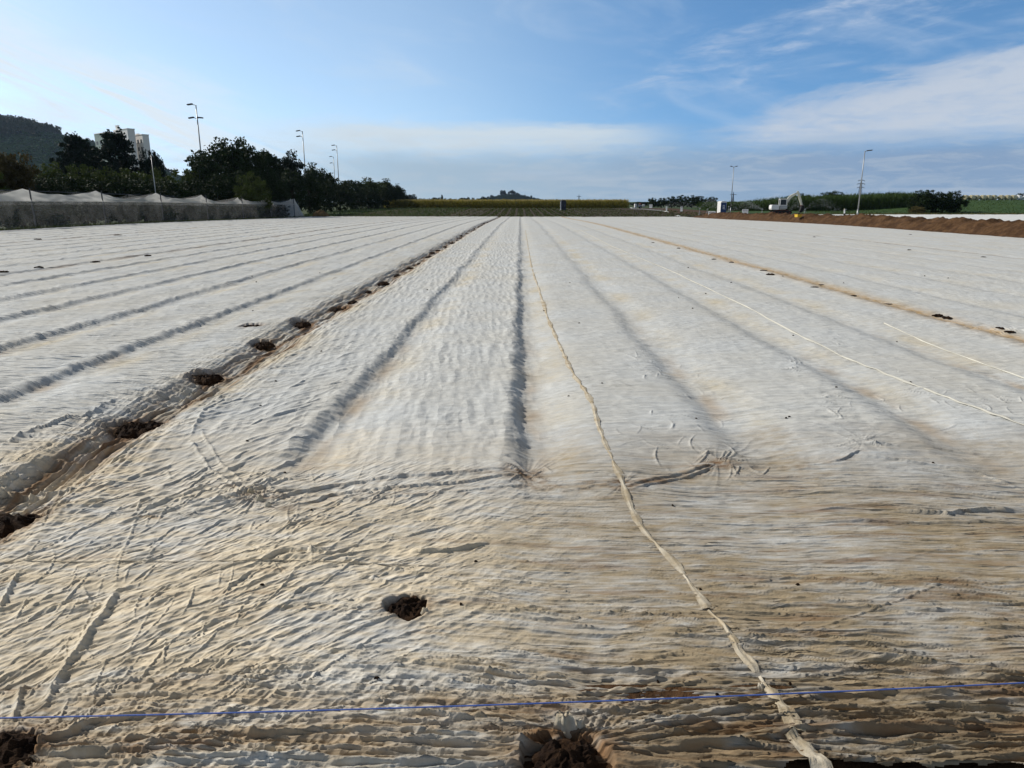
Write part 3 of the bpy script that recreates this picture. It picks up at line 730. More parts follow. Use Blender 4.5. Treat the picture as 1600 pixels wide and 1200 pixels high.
def near_edge(X, Y):
    ed = np.where(X > .62, 2.085 + .045 * perlin(X * 2.2, X * 0, 111) + .025 * perlin(X * 9, X * 0, 112) + .05 * sstep(X, .7, 1.6), 1.70)
    return Y > ed
fl_mid = fleece_sheet('wide dirty white fleece sheet crossed in front by the blue string', -3.42, 7.16, 1.72, 122, 1600, .80, 0.006, near_edge)
fl_left = fleece_sheet('crumpled white fleece sheet along the left of the brown soil trench', -13.95, -3.34, 1.8, 122, 760, 1.2)
fleece_sheet('white fleece sheet second to the left of the brown soil trench', -24.45, -13.93, 15, 122, 420, 1.3)
fleece_sheet('outermost white fleece sheet beside the net cage on the left', -35.4, -24.43, 27, 122, 330, 1.3)
fleece_sheet('smooth white fleece sheet to the right of the ochre seam with holes', 7.14, 17.62, 8.0, 122, 560, 1.25)
fleece_sheet('smooth white fleece sheet lying along the foot of the brown soil bank', 17.6, 27.6, 19, 122, 380, 1.3)
# ------------------------------------------------------------------ things lying on the fleece
def surf(x, y):
    """height of the cloth (the uppermost sheet) at a point"""
    z = -9
    for X, Y, Z in SHEETS:
        if Y[0, 0] <= y <= Y[-1, 0]:
            i = min(max(np.searchsorted(Y[:, 0], y), 1), len(Y) - 1)
            if X[i, 0] - .01 <= x <= X[i, -1] + .01:
                j = min(max(np.searchsorted(X[i], x), 1), X.shape[1] - 1)
                z = max(z, float(Z[i - 1:i + 1, j - 1:j + 1].mean()))
    return z if z > -5 else gzf(x, y)
def surf_near(x, y, r):
    return max(surf(x + a, y + b) for a, b in ((0, 0), (r, 0), (-r, 0), (0, r), (0, -r)))

def seam_strip(pts, width, tent, seed, name='seam_strip', step=.011, grow=.0022, m='strip'):
    P = [np.array(on_ground(*p).xy) for p in pts]
    line = []
    for a, b in zip(P[:-1], P[1:]):
        d = np.hypot(*(b - a)); y = (a[1] + b[1]) / 2; n = max(2, int(d / (step + grow * y * y)))
        line += [a + (b - a) * i / n for i in range(n)]
    line.append(P[-1]); L = np.array(line); n = len(L)
    for _ in range(3): L[1:-1] = (L[:-2] + 2 * L[1:-1] + L[2:]) / 4
    T = np.gradient(L, axis=0); T /= np.linalg.norm(T, axis=1)[:, None]; N = np.stack([T[:, 1], -T[:, 0]], 1)
    s = np.concatenate([[0], np.cumsum(np.hypot(*np.diff(L, axis=0).T))])
    K = 11; q = np.linspace(-1, 1, K)
    w = width * (1 + .55 * perlin(s * 3.3, s * 0 + .5, seed) + .3 * perlin(s * 11, s * 0, seed + 1))
    sh = .014 * perlin(s * 4.1, s * 0 + .2, seed + 2)
    Xr = L[:, :1] + N[:, :1] * (q[None] * w[:, None] / 2 + sh[:, None]); Yr = L[:, 1:] + N[:, 1:] * (q[None] * w[:, None] / 2 + sh[:, None])
    Zr = np.empty_like(Xr)
    for i in range(n):
        for j in range(K): Zr[i, j] = surf(Xr[i, j], Yr[i, j])
    base = Zr.max(1, keepdims=True) * .35 + Zr * .65
    w_tw = .30 + .70 * np.abs(np.sin(s * 7.5 + 2.2 * perlin(s * 1.7, s * 0 + .1, seed + 9)))
    Xr = L[:, :1] + (Xr - L[:, :1]) * w_tw[:, None]; Yr = L[:, 1:] + (Yr - L[:, 1:]) * w_tw[:, None]
    pk = .45 * perlin(s * 2.7, s * 0 + .9, seed + 3)[:, None]
    prof = np.exp(-((q[None] - pk) / .42) ** 2)
    cr = .8 * ridge(perlin(np.repeat(s[:, None], K, 1) * 9, q[None] * 1.6 + s[:, None] * 4, seed + 4))
    lift = .003 + tent * (prof + cr) * (.55 + .45 * perlin(s * 6, s * 0 + .4, seed + 5))[:, None]
    lift[:, 0] = .002; lift[:, -1] = .002 + tent * .35
    return grid_obj(name, Xr, Yr, base + np.maximum(lift, .002), M[m], parent=fl_mid)
st = seam_strip([(821, 362), (829, 415), (836, 440), (846, 470), (856, 505), (868, 535), (880, 562), (890, 585), (898, 603), (912, 622), (924, 645), (932, 668), (936, 690), (948, 712), (960, 740), (972, 765),
            (979, 780), (985, 797), (996, 815), (1012, 838), (1035, 862), (1055, 882), (1066, 894), (1080, 915), (1095, 936), (1105, 955)], .060, .006, 201)
st['label'] = 'long twisted pale strip running down from the middle of the far field edge'
seam_strip([(1107, 958), (1128, 978), (1146, 1000), (1156, 1014), (1166, 1032), (1182, 1052)], .06, .008, 211)
seam_strip([(1188, 1064), (1198, 1080), (1212, 1102), (1228, 1122), (1240, 1142), (1246, 1158)], .085, .008, 221)
seam_strip([(1232, 1160), (1256, 1180), (1275, 1200), (1290, 1225)], .08, .008, 231)
seam_strip([(905, 361), (960, 391), (1040, 425), (1100, 455), (1170, 490), (1230, 525), (1300, 562), (1400, 606), (1500, 645), (1600, 683), (1700, 722)], .070, .012, 241, step=.03, m='strip_far')['label'] = 'pale raised strip running to the right edge of the photo'
seam_strip([(1380, 515), (1440, 542), (1490, 562), (1540, 582), (1600, 603), (1680, 632)], .05, .010, 251, step=.03, m='strip_far')

# scraps of cloth sticking up
def scrap(px, py, size, seed):
    p = on_ground(px, py); r = random.Random(seed); z = surf(p.x, p.y)
    n = 12; u = np.linspace(-1, 1, n); U, V = np.meshgrid(u, np.linspace(0, 1, n))
    wid = size * (1 - .8 * V) * .5
    X = p.x + U * wid + .15 * size * V * r.uniform(-1, 1) + .03 * size * perlin(U * 3, V * 3, seed)
    Y = p.y + .35 * size * V + .16 * size * U * U + .10 * size * perlin(U * 2, V * 3, seed + 1)
    Z = z - .008 + size * .62 * np.sin(V * 1.9) + .09 * size * ridge(perlin(U * 3, V * 2, seed + 2))
    o = grid_obj('flap', X, Y, Z, M['strip'], parent=fl_mid); return o
scrap(884, 1152, .115, 3); scrap(906, 1146, .05, 4)
scrap(404, 792, .07, 5); scrap(418, 800, .06, 6); scrap(392, 782, .06, 8); scrap(1190, 1084, .045, 7); scrap(664, 968, .05, 9)

# the blue string stretched across
mb = MB(); sp = []
for i in range(61):
    px = -420 + 2440 * i / 60; py = 1122 - 55 * px / 1600 + 6 * (1 - ((px - 800) / 800) ** 2)
    sp.append(on_ground(px, py, .10))
mb.tube(sp, .0030, 7)
tag(mb.build('blue_string', M['string'], smooth=True), 'thin blue string stretched across the foreground just above the fleece', 'string')

# soil clods
def clod_mesh(seed, a, b, h):
    nu, nv = 40, 14; u = np.linspace(0, 2 * np.pi, nu + 1)[:-1]; v = np.linspace(0, 1, nv)
    U, V = np.meshgrid(u, v)
    rr = np.sin(V * np.pi / 2) * (1 + .40 * perlin(np.cos(U) * 1.6 + seed, np.sin(U) * 1.6, seed) + .16 * perlin(np.cos(U) * 5 + seed, np.sin(U) * 5, seed + 7))
    X = a * rr * np.cos(U); Y = b * rr * np.sin(U)
    f = min(a, b)
    Z = h * np.cos(V * np.pi / 2) ** .8 * (1 + .5 * perlin(X / f * 1.4, Y / f * 1.4, seed + 1)) + f * (.26 * facets(X / f * 3 + 5, Y / f * 3, seed + 2) + .14 * facets(X / f * 7, Y / f * 7, seed + 3)) * (1 - V ** 3)
    vs = [(X[i, j], Y[i, j], Z[i, j]) for i in range(nv) for j in range(nu)]
    fs = [(i * nu + j, (i + 1) * nu + j, (i + 1) * nu + (j + 1) % nu, i * nu + (j + 1) % nu) for i in range(nv - 1) for j in range(nu)]
    fs.append(tuple(range(nu)))
    return vs, fs
def clod(px, py, a, b, h, seed, label, group=None, sink=.02, xy=None):
    p = on_ground(px, py) if xy is None else Vector((xy[0], xy[1], 0))
    z = surf(p.x, p.y)
    vs, fs = clod_mesh(seed, a, b, h)
    o = MB().add(vs, fs).build('soil_clod', M['clod'])
    o.location = (p.x, p.y, z - sink)
    return tag(o, label, 'soil clod', group or 'soil clods weighing the fleece down')
clod(637, 957, .115, .115, .020, 1, 'dark soil showing in the lone torn hole in the open middle of the foreground fleece', sink=.0)
clod(215, 676, .22, .17, .03, 2, 'large flat black soil clod in the brown trench, second hole up from the left edge', sink=.005)
clod(322, 600, .16, .17, .03, 3, 'black soil clod in the brown trench beside two strong brown folds', sink=.01)
clod(412, 545, .14, .16, .03, 4, 'black soil clod in the trench just below a smaller clod on the left sheet', sink=.01)
clod(472, 511, .13, .18, .03, 5, 'black soil clod in the trench level with the upper left sheet clod', sink=.01)
clod(395, 520, .14, .11, .02, 6, 'small black soil clod just left of the trench on the left fleece sheet', sink=.01)
clod(530, 485, .11, .2, .03, 7, 'narrow dark soil clod halfway along the brown trench', sink=.01)
clod(20, 812, .24, .18, .04, 8, 'dark soil clod where the brown trench meets the left edge of the photo', sink=.005)
clod(2, 1184, .17, .13, .04, 9, 'rough dark soil heap in the bottom left corner, below the blue string', sink=.0)
clod(886, 1196, .13, .09, .05, 10, 'rough brown soil heap at the bottom middle with a fleece flap behind it', sink=.0)
r = random.Random(3); y = 14.2; k = 20
while y < 105:
    clod(0, 0, r.uniform(.06, .14), r.uniform(.10, .30) * (1 + y / 70), r.uniform(.0, .03), k, 'small dark soil clod in the far part of the brown trench', 'soil clods far along the brown trench', 0.0, (-3.40 + r.uniform(-.12, .10), y))
    y += r.uniform(.9, 1.7) * (1 + y / 40); k += 1
for px, py in [(1020, 383), (1060, 393), (1100, 404), (1115, 411), (1143, 416), (1168, 423), (1192, 431), (1203, 437), (1232, 444), (1283, 451), (1272, 457), (1322, 467), (1332, 470), (1385, 483), (1398, 486), (1464, 501), (1478, 505), (1520, 507), (1560, 524), (1575, 529)]:
    k += 1; q = .5 + (py - 330) / 200
    if k % 3 == 0: continue
    clod(px, py, r.uniform(.05, .10), r.uniform(.035, .07) * (1 if py > 440 else 1.5), r.uniform(.0, .015), k, 'small black soil clod showing in the ochre seam right of the middle', 'soil clods along the ochre seam', 0.0)
for px, py in [(1420, 394), (1272, 373), (1536, 406), (1422, 369)]:
    k += 1; clod(px, py, .08, .08, .0, k, 'single small dark soil clod lying on the smooth right hand fleece', 'soil clods scattered on the right sheets', 0.0)
for px, py in [(5, 433), (62, 426), (150, 415), (232, 405), (60, 378), (185, 371)]:
    k += 1; clod(px, py, r.uniform(.10, .22), r.uniform(.08, .14), .01, k, 'small dark soil clod along the far left joins of the fleece', 'soil clods along the far left joins', 0.0)
# crumbs of dry soil and leaf bits blown over the cloth
r = random.Random(9)
for _ in range(46):
    px, py = r.uniform(380, 1590), 420 + 700 * r.random() ** 1.3
    p = on_ground(px, py); k += 1
    vs, fs = clod_mesh(k % 9 + 60, r.uniform(.004, .009) * (1 + p.y * .09), r.uniform(.004, .008) * (1 + p.y * .09), .006 * (1 + p.y * .08))
    o = MB().add(vs[::1], fs).build('soil_crumb', M['clod']); o.location = (p.x, p.y, surf(p.x, p.y) - .001)
    tag(o, 'tiny dark soil crumb scattered loose on the fleece', 'soil crumb', 'soil crumbs scattered on the fleece')

# ------------------------------------------------------------------ soil bank on the right, second covered field
ys = np.linspace(24, 121, 420); us = np.linspace(-1.9, 2.6, 46)
Yb = np.repeat(ys[:, None], 46, 1); Ub = np.repeat(us[None], 420, 0)
Xb = 29.3 + Ub * (1.0 - .15 * sstep(Yb, 60, 118)) + .25 * perlin(Yb * .3, Ub * 0, 300)
hb = (.72 - .0012 * (Yb - 40)) * sstep(Yb, 121, 110)
pb = np.clip(np.minimum((Ub + 1.7) / 1.55, (2.5 - Ub) / 1.7), 0, 1)
pb = pb * pb * (3 - 2 * pb) * .35 + pb * .65
Zb = gz(Xb, Yb) - .10 + (hb + .10) * pb * (1 + .20 * perlin(Yb * .5, Ub * .6, 301))
Zb += pb * (.34 * facets(Yb * .8 + Ub * .6, Ub * .9, 302) + .20 * facets(Yb * 2.0, Ub * 2.0, 303) + .07 * facets(Yb * 5, Ub * 5, 304)) - .22 * pb
tag(grid_obj('soil_bank', Xb, Yb, Zb, M['bank'], smooth=False), kind='structure')
Xs, Ys = np.meshgrid(np.linspace(43, 150, 300), np.linspace(70, 117.2, 130))
uu = (Xs / 1.75) % 1
Zs = gz(Xs, Ys) + .20 - .06 * np.exp(-((uu - .5) / .12) ** 2) + .02 * fbm(Xs * .8, Ys * .5, 310)
Xs = Xs + .2 * perlin(Ys * .4, Xs * 0, 311) * (Xs < 44)
o = grid_obj('fleece_sheet', Xs, Ys, Zs, M['fleece_plain']); tag(o, 'bright white fleece covered field beyond the soil bank on the right', 'fleece')

# ------------------------------------------------------------------ seedlings, maize and other crops (nobody could count them)
def blades(n, base, lean, length, width, r_):
    """n upright bent leaf quads rooted at base (n,3)"""
    th = r_.uniform(0, 2 * np.pi, n); d = np.stack([np.cos(th) * lean, np.sin(th) * lean, np.ones(n)], 1) * length[:, None]
    w = np.stack([-np.sin(th), np.cos(th), np.zeros(n)], 1) * (width / 2)[:, None]
    return np.stack([base - w, base + w, base + d + w * .35, base + d - w * .35], 1).reshape(-1, 3)
n = 26000
bed = rng.integers(-19, 22, n); bx = XF + S * bed + rng.choice([-.55, -.18, .18, .55], n) * .9 + rng.normal(0, .06, n); by = rng.uniform(125, 211, n)
kp = (bx > -31 + 0 * by) & ((bx < 26) | (by < 180)) & (rng.random(n) < np.where((bx < -8) | (bx > 12), .45, 1)); bx, by = bx[kp], by[kp]; n = len(bx)
V = blades(n, np.stack([bx, by, gz(bx, by) - .03], 1), rng.uniform(.5, 1.6, n), rng.uniform(.10, .2, n), rng.uniform(.12, .24, n), rng)
tag(quads_obj('seedling_rows', V, M['lettuce']), kind='stuff')
def maize(name, x0, x1, y0, y1, rows, step, H, leafm, label=None, tasselm=None, leafw=.10, ztop=None):
    xs, ys_ = [], []
    for i in range(rows):
        yy = y0 + (y1 - y0) * (i / max(rows - 1, 1)) ** 1.5
        xx = np.arange(x0, x1, step) + rng.uniform(-step * .4, step * .4, len(np.arange(x0, x1, step)))
        xs.append(xx); ys_.append(np.full(len(xx), yy) + rng.uniform(-.25, .25, len(xx)))
    xs, ys_ = np.concatenate(xs), np.concatenate(ys_)
    hh = H * (1 + .05 * fbm(xs * .08, ys_ * .2, 401) + rng.normal(0, .05, len(xs)))
    if ztop is not None: hh = hh * ztop(xs, ys_)
    out = []
    for lv in range(9):
        f = lv / 9; m_ = len(xs)
        b = np.stack([xs, ys_, gz(xs, ys_) + hh * (.0 + .88 * f)], 1)
        out.append(blades(m_, b, rng.uniform(.25, 1.5, m_), hh * rng.uniform(.16, .30, m_), rng.uniform(.6, 1.4, m_) * leafw, rng))
    parts = np.concatenate(out)
    stem = blades(len(xs), np.stack([xs, ys_, gz(xs, ys_)], 1), np.zeros(len(xs)), hh * .95, np.full(len(xs), .05), rng)
    o = quads_obj(name, np.concatenate([parts, stem]), leafm); tag(o, kind='stuff')
    if tasselm:
        tb = np.stack([xs, ys_, gz(xs, ys_) + hh * .86], 1)
        T = np.concatenate([blades(len(xs), tb, rng.uniform(0, .7, len(xs)), hh * rng.uniform(.10, .2, len(xs)), np.full(len(xs), .07), rng) for _ in range(3)])
        tag(quads_obj('maize_tassels', T, tasselm), kind='stuff')
MXL, MXR = spot(640, 217).x, spot(983, 217).x
maize('maize_field', MXL - 8, MXR, 217, 245, 16, .22, 2.35, M['maize_leaf'], None, M['tassel'], .13)
maize('green_crop_field', spot(1118, 168).x, spot(1455, 168).x, 166, 186, 13, .25, 3.0, M['reed_leaf'], None, None, .14,
      lambda x, y: .64 + .44 * sstep(x, 52, 68) * (1 - .45 * sstep(x, 80, 98)))
# rough grass along the verges
def tufts(name, xs, ys_, hmin, hmax, m, lift=0.0, w=.05):
    n_ = len(xs); b = np.stack([xs, ys_, gz(xs, ys_) + lift - .05], 1)
    tag(quads_obj(name, blades(n_, b, rng.uniform(.1, .9, n_), rng.uniform(hmin, hmax, n_), rng.uniform(.6, 1.4, n_) * w, rng), m), kind='stuff')
n = 9000; tufts('grass', rng.uniform(-37.2, -35.3, n), 36 + 100 * rng.random(n) ** 1.3, .12, .40, M['leaf2'], -.03, .05)
n = 7000; tufts('verge_grass', rng.uniform(-44, -14, n), rng.uniform(126, 214, n), .12, .4, M['reed_leaf'], -.02, .10)
n = 6000; tufts('dry_grass', rng.uniform(46, 120, n), rng.uniform(117, 122, n), .1, .45, M['dry'], .05, .08)
n = 14000; tufts('field_grass', rng.uniform(60, 170, n), rng.uniform(122, 182, n), .08, .22, M['reed_leaf'], .03, .16)

# ------------------------------------------------------------------ trees and bushes
def leaf_quads(centres, per, spread, size, r_, flat=1.0):
    c_ = np.repeat(centres, per, 0); n_ = len(c_)
    off = r_.normal(0, 1, (n_, 3)); off /= np.linalg.norm(off, axis=1)[:, None]; off *= (r_.random(n_) ** .5)[:, None] * np.repeat(spread, per)[:, None]; off[:, 2] *= flat
    p = c_ + off; a = r_.normal(0, 1, (n_, 3)); a /= np.linalg.norm(a, axis=1)[:, None]
    b = np.cross(a, r_.normal(0, 1, (n_, 3))); b /= np.linalg.norm(b, axis=1)[:, None]
    s_ = (size * r_.uniform(.6, 1.4, n_))[:, None]; a = a * s_ * .5; b = b * s_ * .36
    return np.stack([p - a - b * .2, p - b, p + a + b * .2, p + b], 1).reshape(-1, 3)
def crown_centres(kind, n_, r_):
    """clump centres and sizes for a tree of height 10"""
    if kind == 'broad':
        v = r_.normal(0, 1, (n_, 3)); v /= np.linalg.norm(v, axis=1)[:, None]; rad = r_.uniform(.45, 1.0, n_)[:, None]
        lump = 1 + .22 * np.sin(v[:, :1] * 5 + r_.uniform(0, 6)) * np.cos(v[:, 1:2] * 4 + r_.uniform(0, 6))
        c_ = v * rad * lump * np.array([3.7, 3.7, 3.6]) + np.array([0, 0, 5.7]); s_ = r_.uniform(.55, 1.15, n_)
    elif kind == 'bush':
        v = r_.normal(0, 1, (n_, 3)); v /= np.linalg.norm(v, axis=1)[:, None]; rad = r_.uniform(.4, 1.0, n_)[:, None]
        lump = 1 + .18 * np.sin(v[:, :1] * 6 + r_.uniform(0, 6)) * np.cos(v[:, 1:2] * 5 + r_.uniform(0, 6))
        c_ = v * rad * lump * np.array([4.6, 4.6, 4.9]) + np.array([0, 0, 4.4]); c_[:, 2] = np.maximum(c_[:, 2], .5); s_ = r_.uniform(.6, 1.1, n_)
    elif kind == 'pine':
        z_ = 2.4 + 7.0 * r_.random(n_) ** .85; ang = r_.uniform(0, 2 * np.pi, n_); wob = 1 + .35 * np.sin(ang * 3 + z_ * 2.1)
        rad = (3.6 * np.clip((10.2 - z_) / 6.2, .10, 1) ** .75) * r_.uniform(.25, 1.0, n_) * wob
        c_ = np.stack([np.cos(ang) * rad, np.sin(ang) * rad, z_ + .15 * rad], 1); s_ = r_.uniform(.45, .95, n_)
    else:  # slim
        z_ = r_.uniform(1.0, 9.5, n_); ang = r_.uniform(0, 2 * np.pi, n_); rad = 2.2 * np.sin(np.clip(z_ / 10, .05, 1) * np.pi) ** .6 * r_.uniform(.3, 1, n_)
        c_ = np.stack([np.cos(ang) * rad, np.sin(ang) * rad, z_], 1); s_ = r_.uniform(.5, .9, n_)
    return c_, s_
PROTO = {}
def proto(kind, var, leafm, n_=150, per=52, size=.36):
    key = (kind, var, leafm)
    if key in PROTO: return PROTO[key]
    r_ = np.random.default_rng(abs(hash_s(kind)) + var * 31)
    c_, s_ = crown_centres(kind, n_, r_)
    V = leaf_quads(c_, per, s_, size, r_, .55 if kind == 'pine' else .85)
    # single twigs that break the outline
    top = c_[r_.choice(len(c_), 50)] * np.array([1.10, 1.10, 1.05]); V = np.concatenate([V, leaf_quads(top, 7, np.full(50, .4), size, r_)])
    o = quads_obj('crown', V, M[leafm])
    mb = MB(); H = 8.2 if kind != 'bush' else 5
    mb.tube([(0, 0, -.8), (.05, 0, 1.5), (-.1, .1, 3.5), (.1, 0, H)], [.30, .22, .16, .04], 8)
    rr = random.Random(var)
    for i in range(7):
        z0 = rr.uniform(1.6, 5); a = rr.uniform(0, 6.28); l = rr.uniform(1.5, 3)
        mb.tube([(0, 0, z0), (math.cos(a) * l * .5, math.sin(a) * l * .5, z0 + l * .35), (math.cos(a) * l, math.sin(a) * l, z0 + l * .9)], [.10, .07, .02], 6)
    tr = mb.build('trunk', M['bark'], smooth=True)
    PROTO[key] = (o.data, tr.data)
    for q in (o, tr): bpy.data.objects.remove(q)
    return PROTO[key]
def hash_s(s): return sum(ord(ch) * (i + 3) for i, ch in enumerate(s))
TREES = 0
def tree(px, Y, top, wpx_, kind, leafm, label, name='tree', cat='tree', group=None, parts=True, var=None):
    """top: pixel row of its tip, wpx_: width in pixels"""
    global TREES; TREES += 1
    p = spot(px, Y); p.x = at_dist(px, (top + 312) / 2, Y).x; H = top_z(top, px, Y) - p.z
    width0 = {'broad': 8.2, 'bush': 9.8, 'pine': 7.6, 'slim': 4.8}[kind]
    dep = (p - Vector((0, 0, CAM_H))).length
    W = wpx_ * dep / FPX
    v = (TREES * 5) % 4 if var is None else var
    cm, tm = proto(kind, v, leafm)
    root = empty(name, p, random.Random(TREES).uniform(0, 6.28)); tag(root, label, cat, group)
    hz = H / 9.9; root.scale = (W / width0, W / width0, hz)
    for nm, me in (('crown', cm), ('trunk', tm)):
        o = bpy.data.objects.new(nm, me); COL.objects.link(o); o.parent = root
    return root
# left, from the edge of the photo to the end of the line
tree(16, 74, 227, 62, 'broad', 'leaf3', 'round brownish tree at the left edge of the photo behind the net cage')
tree(118, 135, 209, 66, 'pine', 'needle', 'spreading dark pine standing left of the apartment block', 'pine_tree')
tree(146, 140, 226, 50, 'pine', 'needle', 'lower dark pine filling the gap between the two tall pines', 'pine_tree')
tree(182, 128, 205, 74, 'pine', 'needle', 'tall dark pine standing in front of the apartment block', 'pine_tree')
tree(240, 130, 224, 32, 'broad', 'needle', 'small round pine just right of the apartment block', 'pine_tree')
tree(352, 118, 214, 92, 'broad', 'leaf', 'tallest broad dark tree just right of the first floodlight mast', var=0)
tree(386, 122, 221, 60, 'broad', 'leaf', 'broad dark tree on the right shoulder of the tallest tree')
tree(322, 112, 238, 56, 'broad', 'leaf', 'dark tree below the first floodlight mast')
tree(418, 140, 236, 44, 'slim', 'leaf', 'narrow dark tree between the tallest tree and the second floodlight mast')
tree(448, 148, 233, 52, 'broad', 'needle', 'dark tree with a rounded top just left of the second floodlight mast')
tree(492, 175, 258, 50, 'broad', 'leaf', 'dark tree just right of the second floodlight mast')
tree(512, 200, 270, 40, 'broad', 'leaf', 'low dark tree below the pair of thin masts')
tree(548, 205, 277, 52, 'broad', 'leaf', 'dark green tree to the right of the pair of thin masts')
tree(580, 212, 277, 46, 'broad', 'leaf2', 'grey green loose topped tree in the falling end of the tree line')
tree(602, 222, 281, 38, 'broad', 'leaf', 'dark tree third from the far end of the left tree line')
tree(618, 232, 287, 30, 'broad', 'leaf', 'dark tree second from the far end of the left tree line')
tree(629, 246, 294, 22, 'bush', 'leaf', 'last dark bush at the far end of the left tree line', 'bush', 'bush')
for i, (px, Y, top, w) in enumerate([(-30, 70, 250, 70), (42, 84, 256, 70), (85, 88, 250, 66), (122, 92, 250, 58), (160, 95, 255, 60), (200, 98, 256, 56), (246, 104, 258, 60), (286, 108, 258, 60), (318, 112, 262, 56), (360, 116, 262, 60)]):
    tree(px, Y, top, w, 'bush', 'leaf2', 'sunlit topped green bush in the hedge behind the net cage', 'bush', 'bush', 'bushes behind the net cage')
for i, (px, Y, top, w) in enumerate([(20, 78, 270, 90), (70, 80, 272, 80), (105, 84, 268, 70), (140, 88, 272, 70), (180, 90, 270, 70), (222, 94, 272, 70), (262, 98, 276, 70), (300, 102, 274, 70), (340, 106, 268, 66), (385, 112, 262, 66), (420, 122, 258, 60), (455, 135, 256, 56), (482, 150, 262, 50), (505, 165, 276, 50), (530, 180, 280, 46), (555, 190, 284, 44), (575, 198, 286, 40), (596, 206, 290, 36), (612, 220, 294, 30)]):
    tree(px, Y, top, w, 'bush', 'leaf', 'dark shaded bush low in the left tree line', 'bush', 'bush', 'bushes under the left tree line')
tree(392, 104, 262, 56, 'bush', 'leaf2', 'pale olive sloping bush right below the tallest tree', 'bush', 'bush')
# the garden row inside the net cage
for i in range(17):
    Y = 47 + i * 4.7; r = random.Random(i)
    p = Vector((-39.4 + r.uniform(-.4, .4), Y, gzf(-39, Y))); cm, tm = proto('bush', i % 4, 'leaf')
    root = empty('berry_bush', p, r.uniform(0, 6)); root.scale = (.30, .62, .26 * r.uniform(.9, 1.1))
    for nm, me in (('crown', cm), ('trunk', tm)):
        o = bpy.data.objects.new(nm, me); COL.objects.link(o); o.parent = root
    tag(root, 'dark low bush standing inside the net cage', 'bush', 'bushes inside the net cage')
# right of the middle
for i, (px, Y, top, w) in enumerate([(1020, 262, 308, 18), (1034, 262, 308, 22), (1050, 260, 305, 22), (1066, 258, 303, 24), (1082, 256, 304, 24), (1096, 254, 305, 22), (1112, 250, 306, 24)]):
    tree(px, Y, top, w, 'bush', 'leaf', 'dark tree in the clump behind the sprinklers', 'tree', 'tree', 'dark clump of trees behind the sprinklers')
tree(1002, 330, 314.5, 40, 'bush', 'needle', 'low dark clipped hedge at the right end of the maize', 'hedge', 'hedge')
tree(1252, 205, 301, 34, 'bush', 'leaf', 'dark tree behind the bent arm of the excavator')
tree(1236, 208, 304, 26, 'bush', 'leaf', 'dark tree behind the excavator boom, lower than its neighbour')
tree(1298, 205, 296.5, 40, 'bush', 'leaf', 'rounded dark tree left of the tall pylon behind the green crop')
tree(1316, 206, 301, 26, 'bush', 'leaf', 'small dark tree closest to the tall pylon')
tree(1390, 172, 300, 26, 'bush', 'leaf', 'dark bush in the green crop just right of the leaning street lamp', 'bush', 'bush')
tree(1408, 172, 301, 22, 'bush', 'leaf', 'dark bush between the leaning street lamp and the big bushes', 'bush', 'bush')
tree(1444, 140, 294, 46, 'bush', 'leaf', 'big dark bush at the end of the green crop on the right', 'bush', 'bush', var=1)
tree(1466, 141, 297, 40, 'bush', 'leaf', 'big dark bush, the middle one right of the green crop', 'bush', 'bush', var=2)
tree(1490, 142, 295, 40, 'bush', 'leaf', 'big dark bush, the last one before the wrapped bales', 'bush', 'bush', var=3)
tree(1596, 205, 301, 18, 'bush', 'leaf', 'dark bush behind the bales at the right edge of the photo', 'bush', 'bush')
tree(1436, 128, 321, 22, 'bush', 'dry', 'tan dry weed clump at the foot of the big dark bushes', 'weed_clump', 'weeds')
# far tree line and the wooded knoll
r = random.Random(17)
for i in range(17):
    px = 634 + i * 7.6 + r.uniform(-2, 2); top = 309 - (5 if i < 3 else 0) + r.uniform(-2.0, 1.4)
    tree(px, 700, top, r.uniform(8, 13), r.choice(['broad', 'bush', 'slim', 'bush']), 'forest', 'small far tree showing above the left end of the maize', 'tree', 'tree', 'far trees above the maize')
tree(690.5, 690, 304.5, 4, 'slim', 'forest', 'slender far tree standing up above its neighbours left of the knoll')

# ------------------------------------------------------------------ hills
def hill(name, pxs, tops, D0, D1, D2, m, low=0.0, sub=60):
    """a hill whose crest stands at distance D1; pxs/tops: its outline in the photo"""
    P_ = np.linspace(pxs[0], pxs[-1], sub); T_ = np.interp(P_, pxs, tops)
    fr = np.concatenate([np.linspace(0, 1, 26), np.linspace(1, 2, 12)[1:]])
    X = np.empty((len(fr), sub)); Y = X.copy(); Z = X.copy()
    for j in range(sub):
        c_ = at_dist(P_[j], T_[j], D1); h_ = max(c_.z - low, .5)
        for i, f in enumerate(fr):
            D = D0 + (D1 - D0) * f if f <= 1 else D1 + (D2 - D1) * (f - 1)
            X[i, j] = c_.x * D / D1 if f <= 1 else c_.x * (1 + .1 * (f - 1)); Y[i, j] = D
            s_ = float(sstep(f if f <= 1 else 2 - f, -.15, 1.0)); Z[i, j] = (h_ + low) * s_ - 2 * (1 - s_)
    o = grid_obj(name, X, Y, Z, m); tag(o, kind='structure')
    return X, Y, Z
HX, HY, HZ = hill('hill', [-420, -200, -60, 0, 30, 60, 85, 105, 125, 145, 165, 190, 215, 260, 330, 420], [150, 160, 184, 194, 197, 203, 211, 216, 219, 226, 235, 247, 255, 272, 292, 306], 900, 1500, 2200, M['vineyard'])
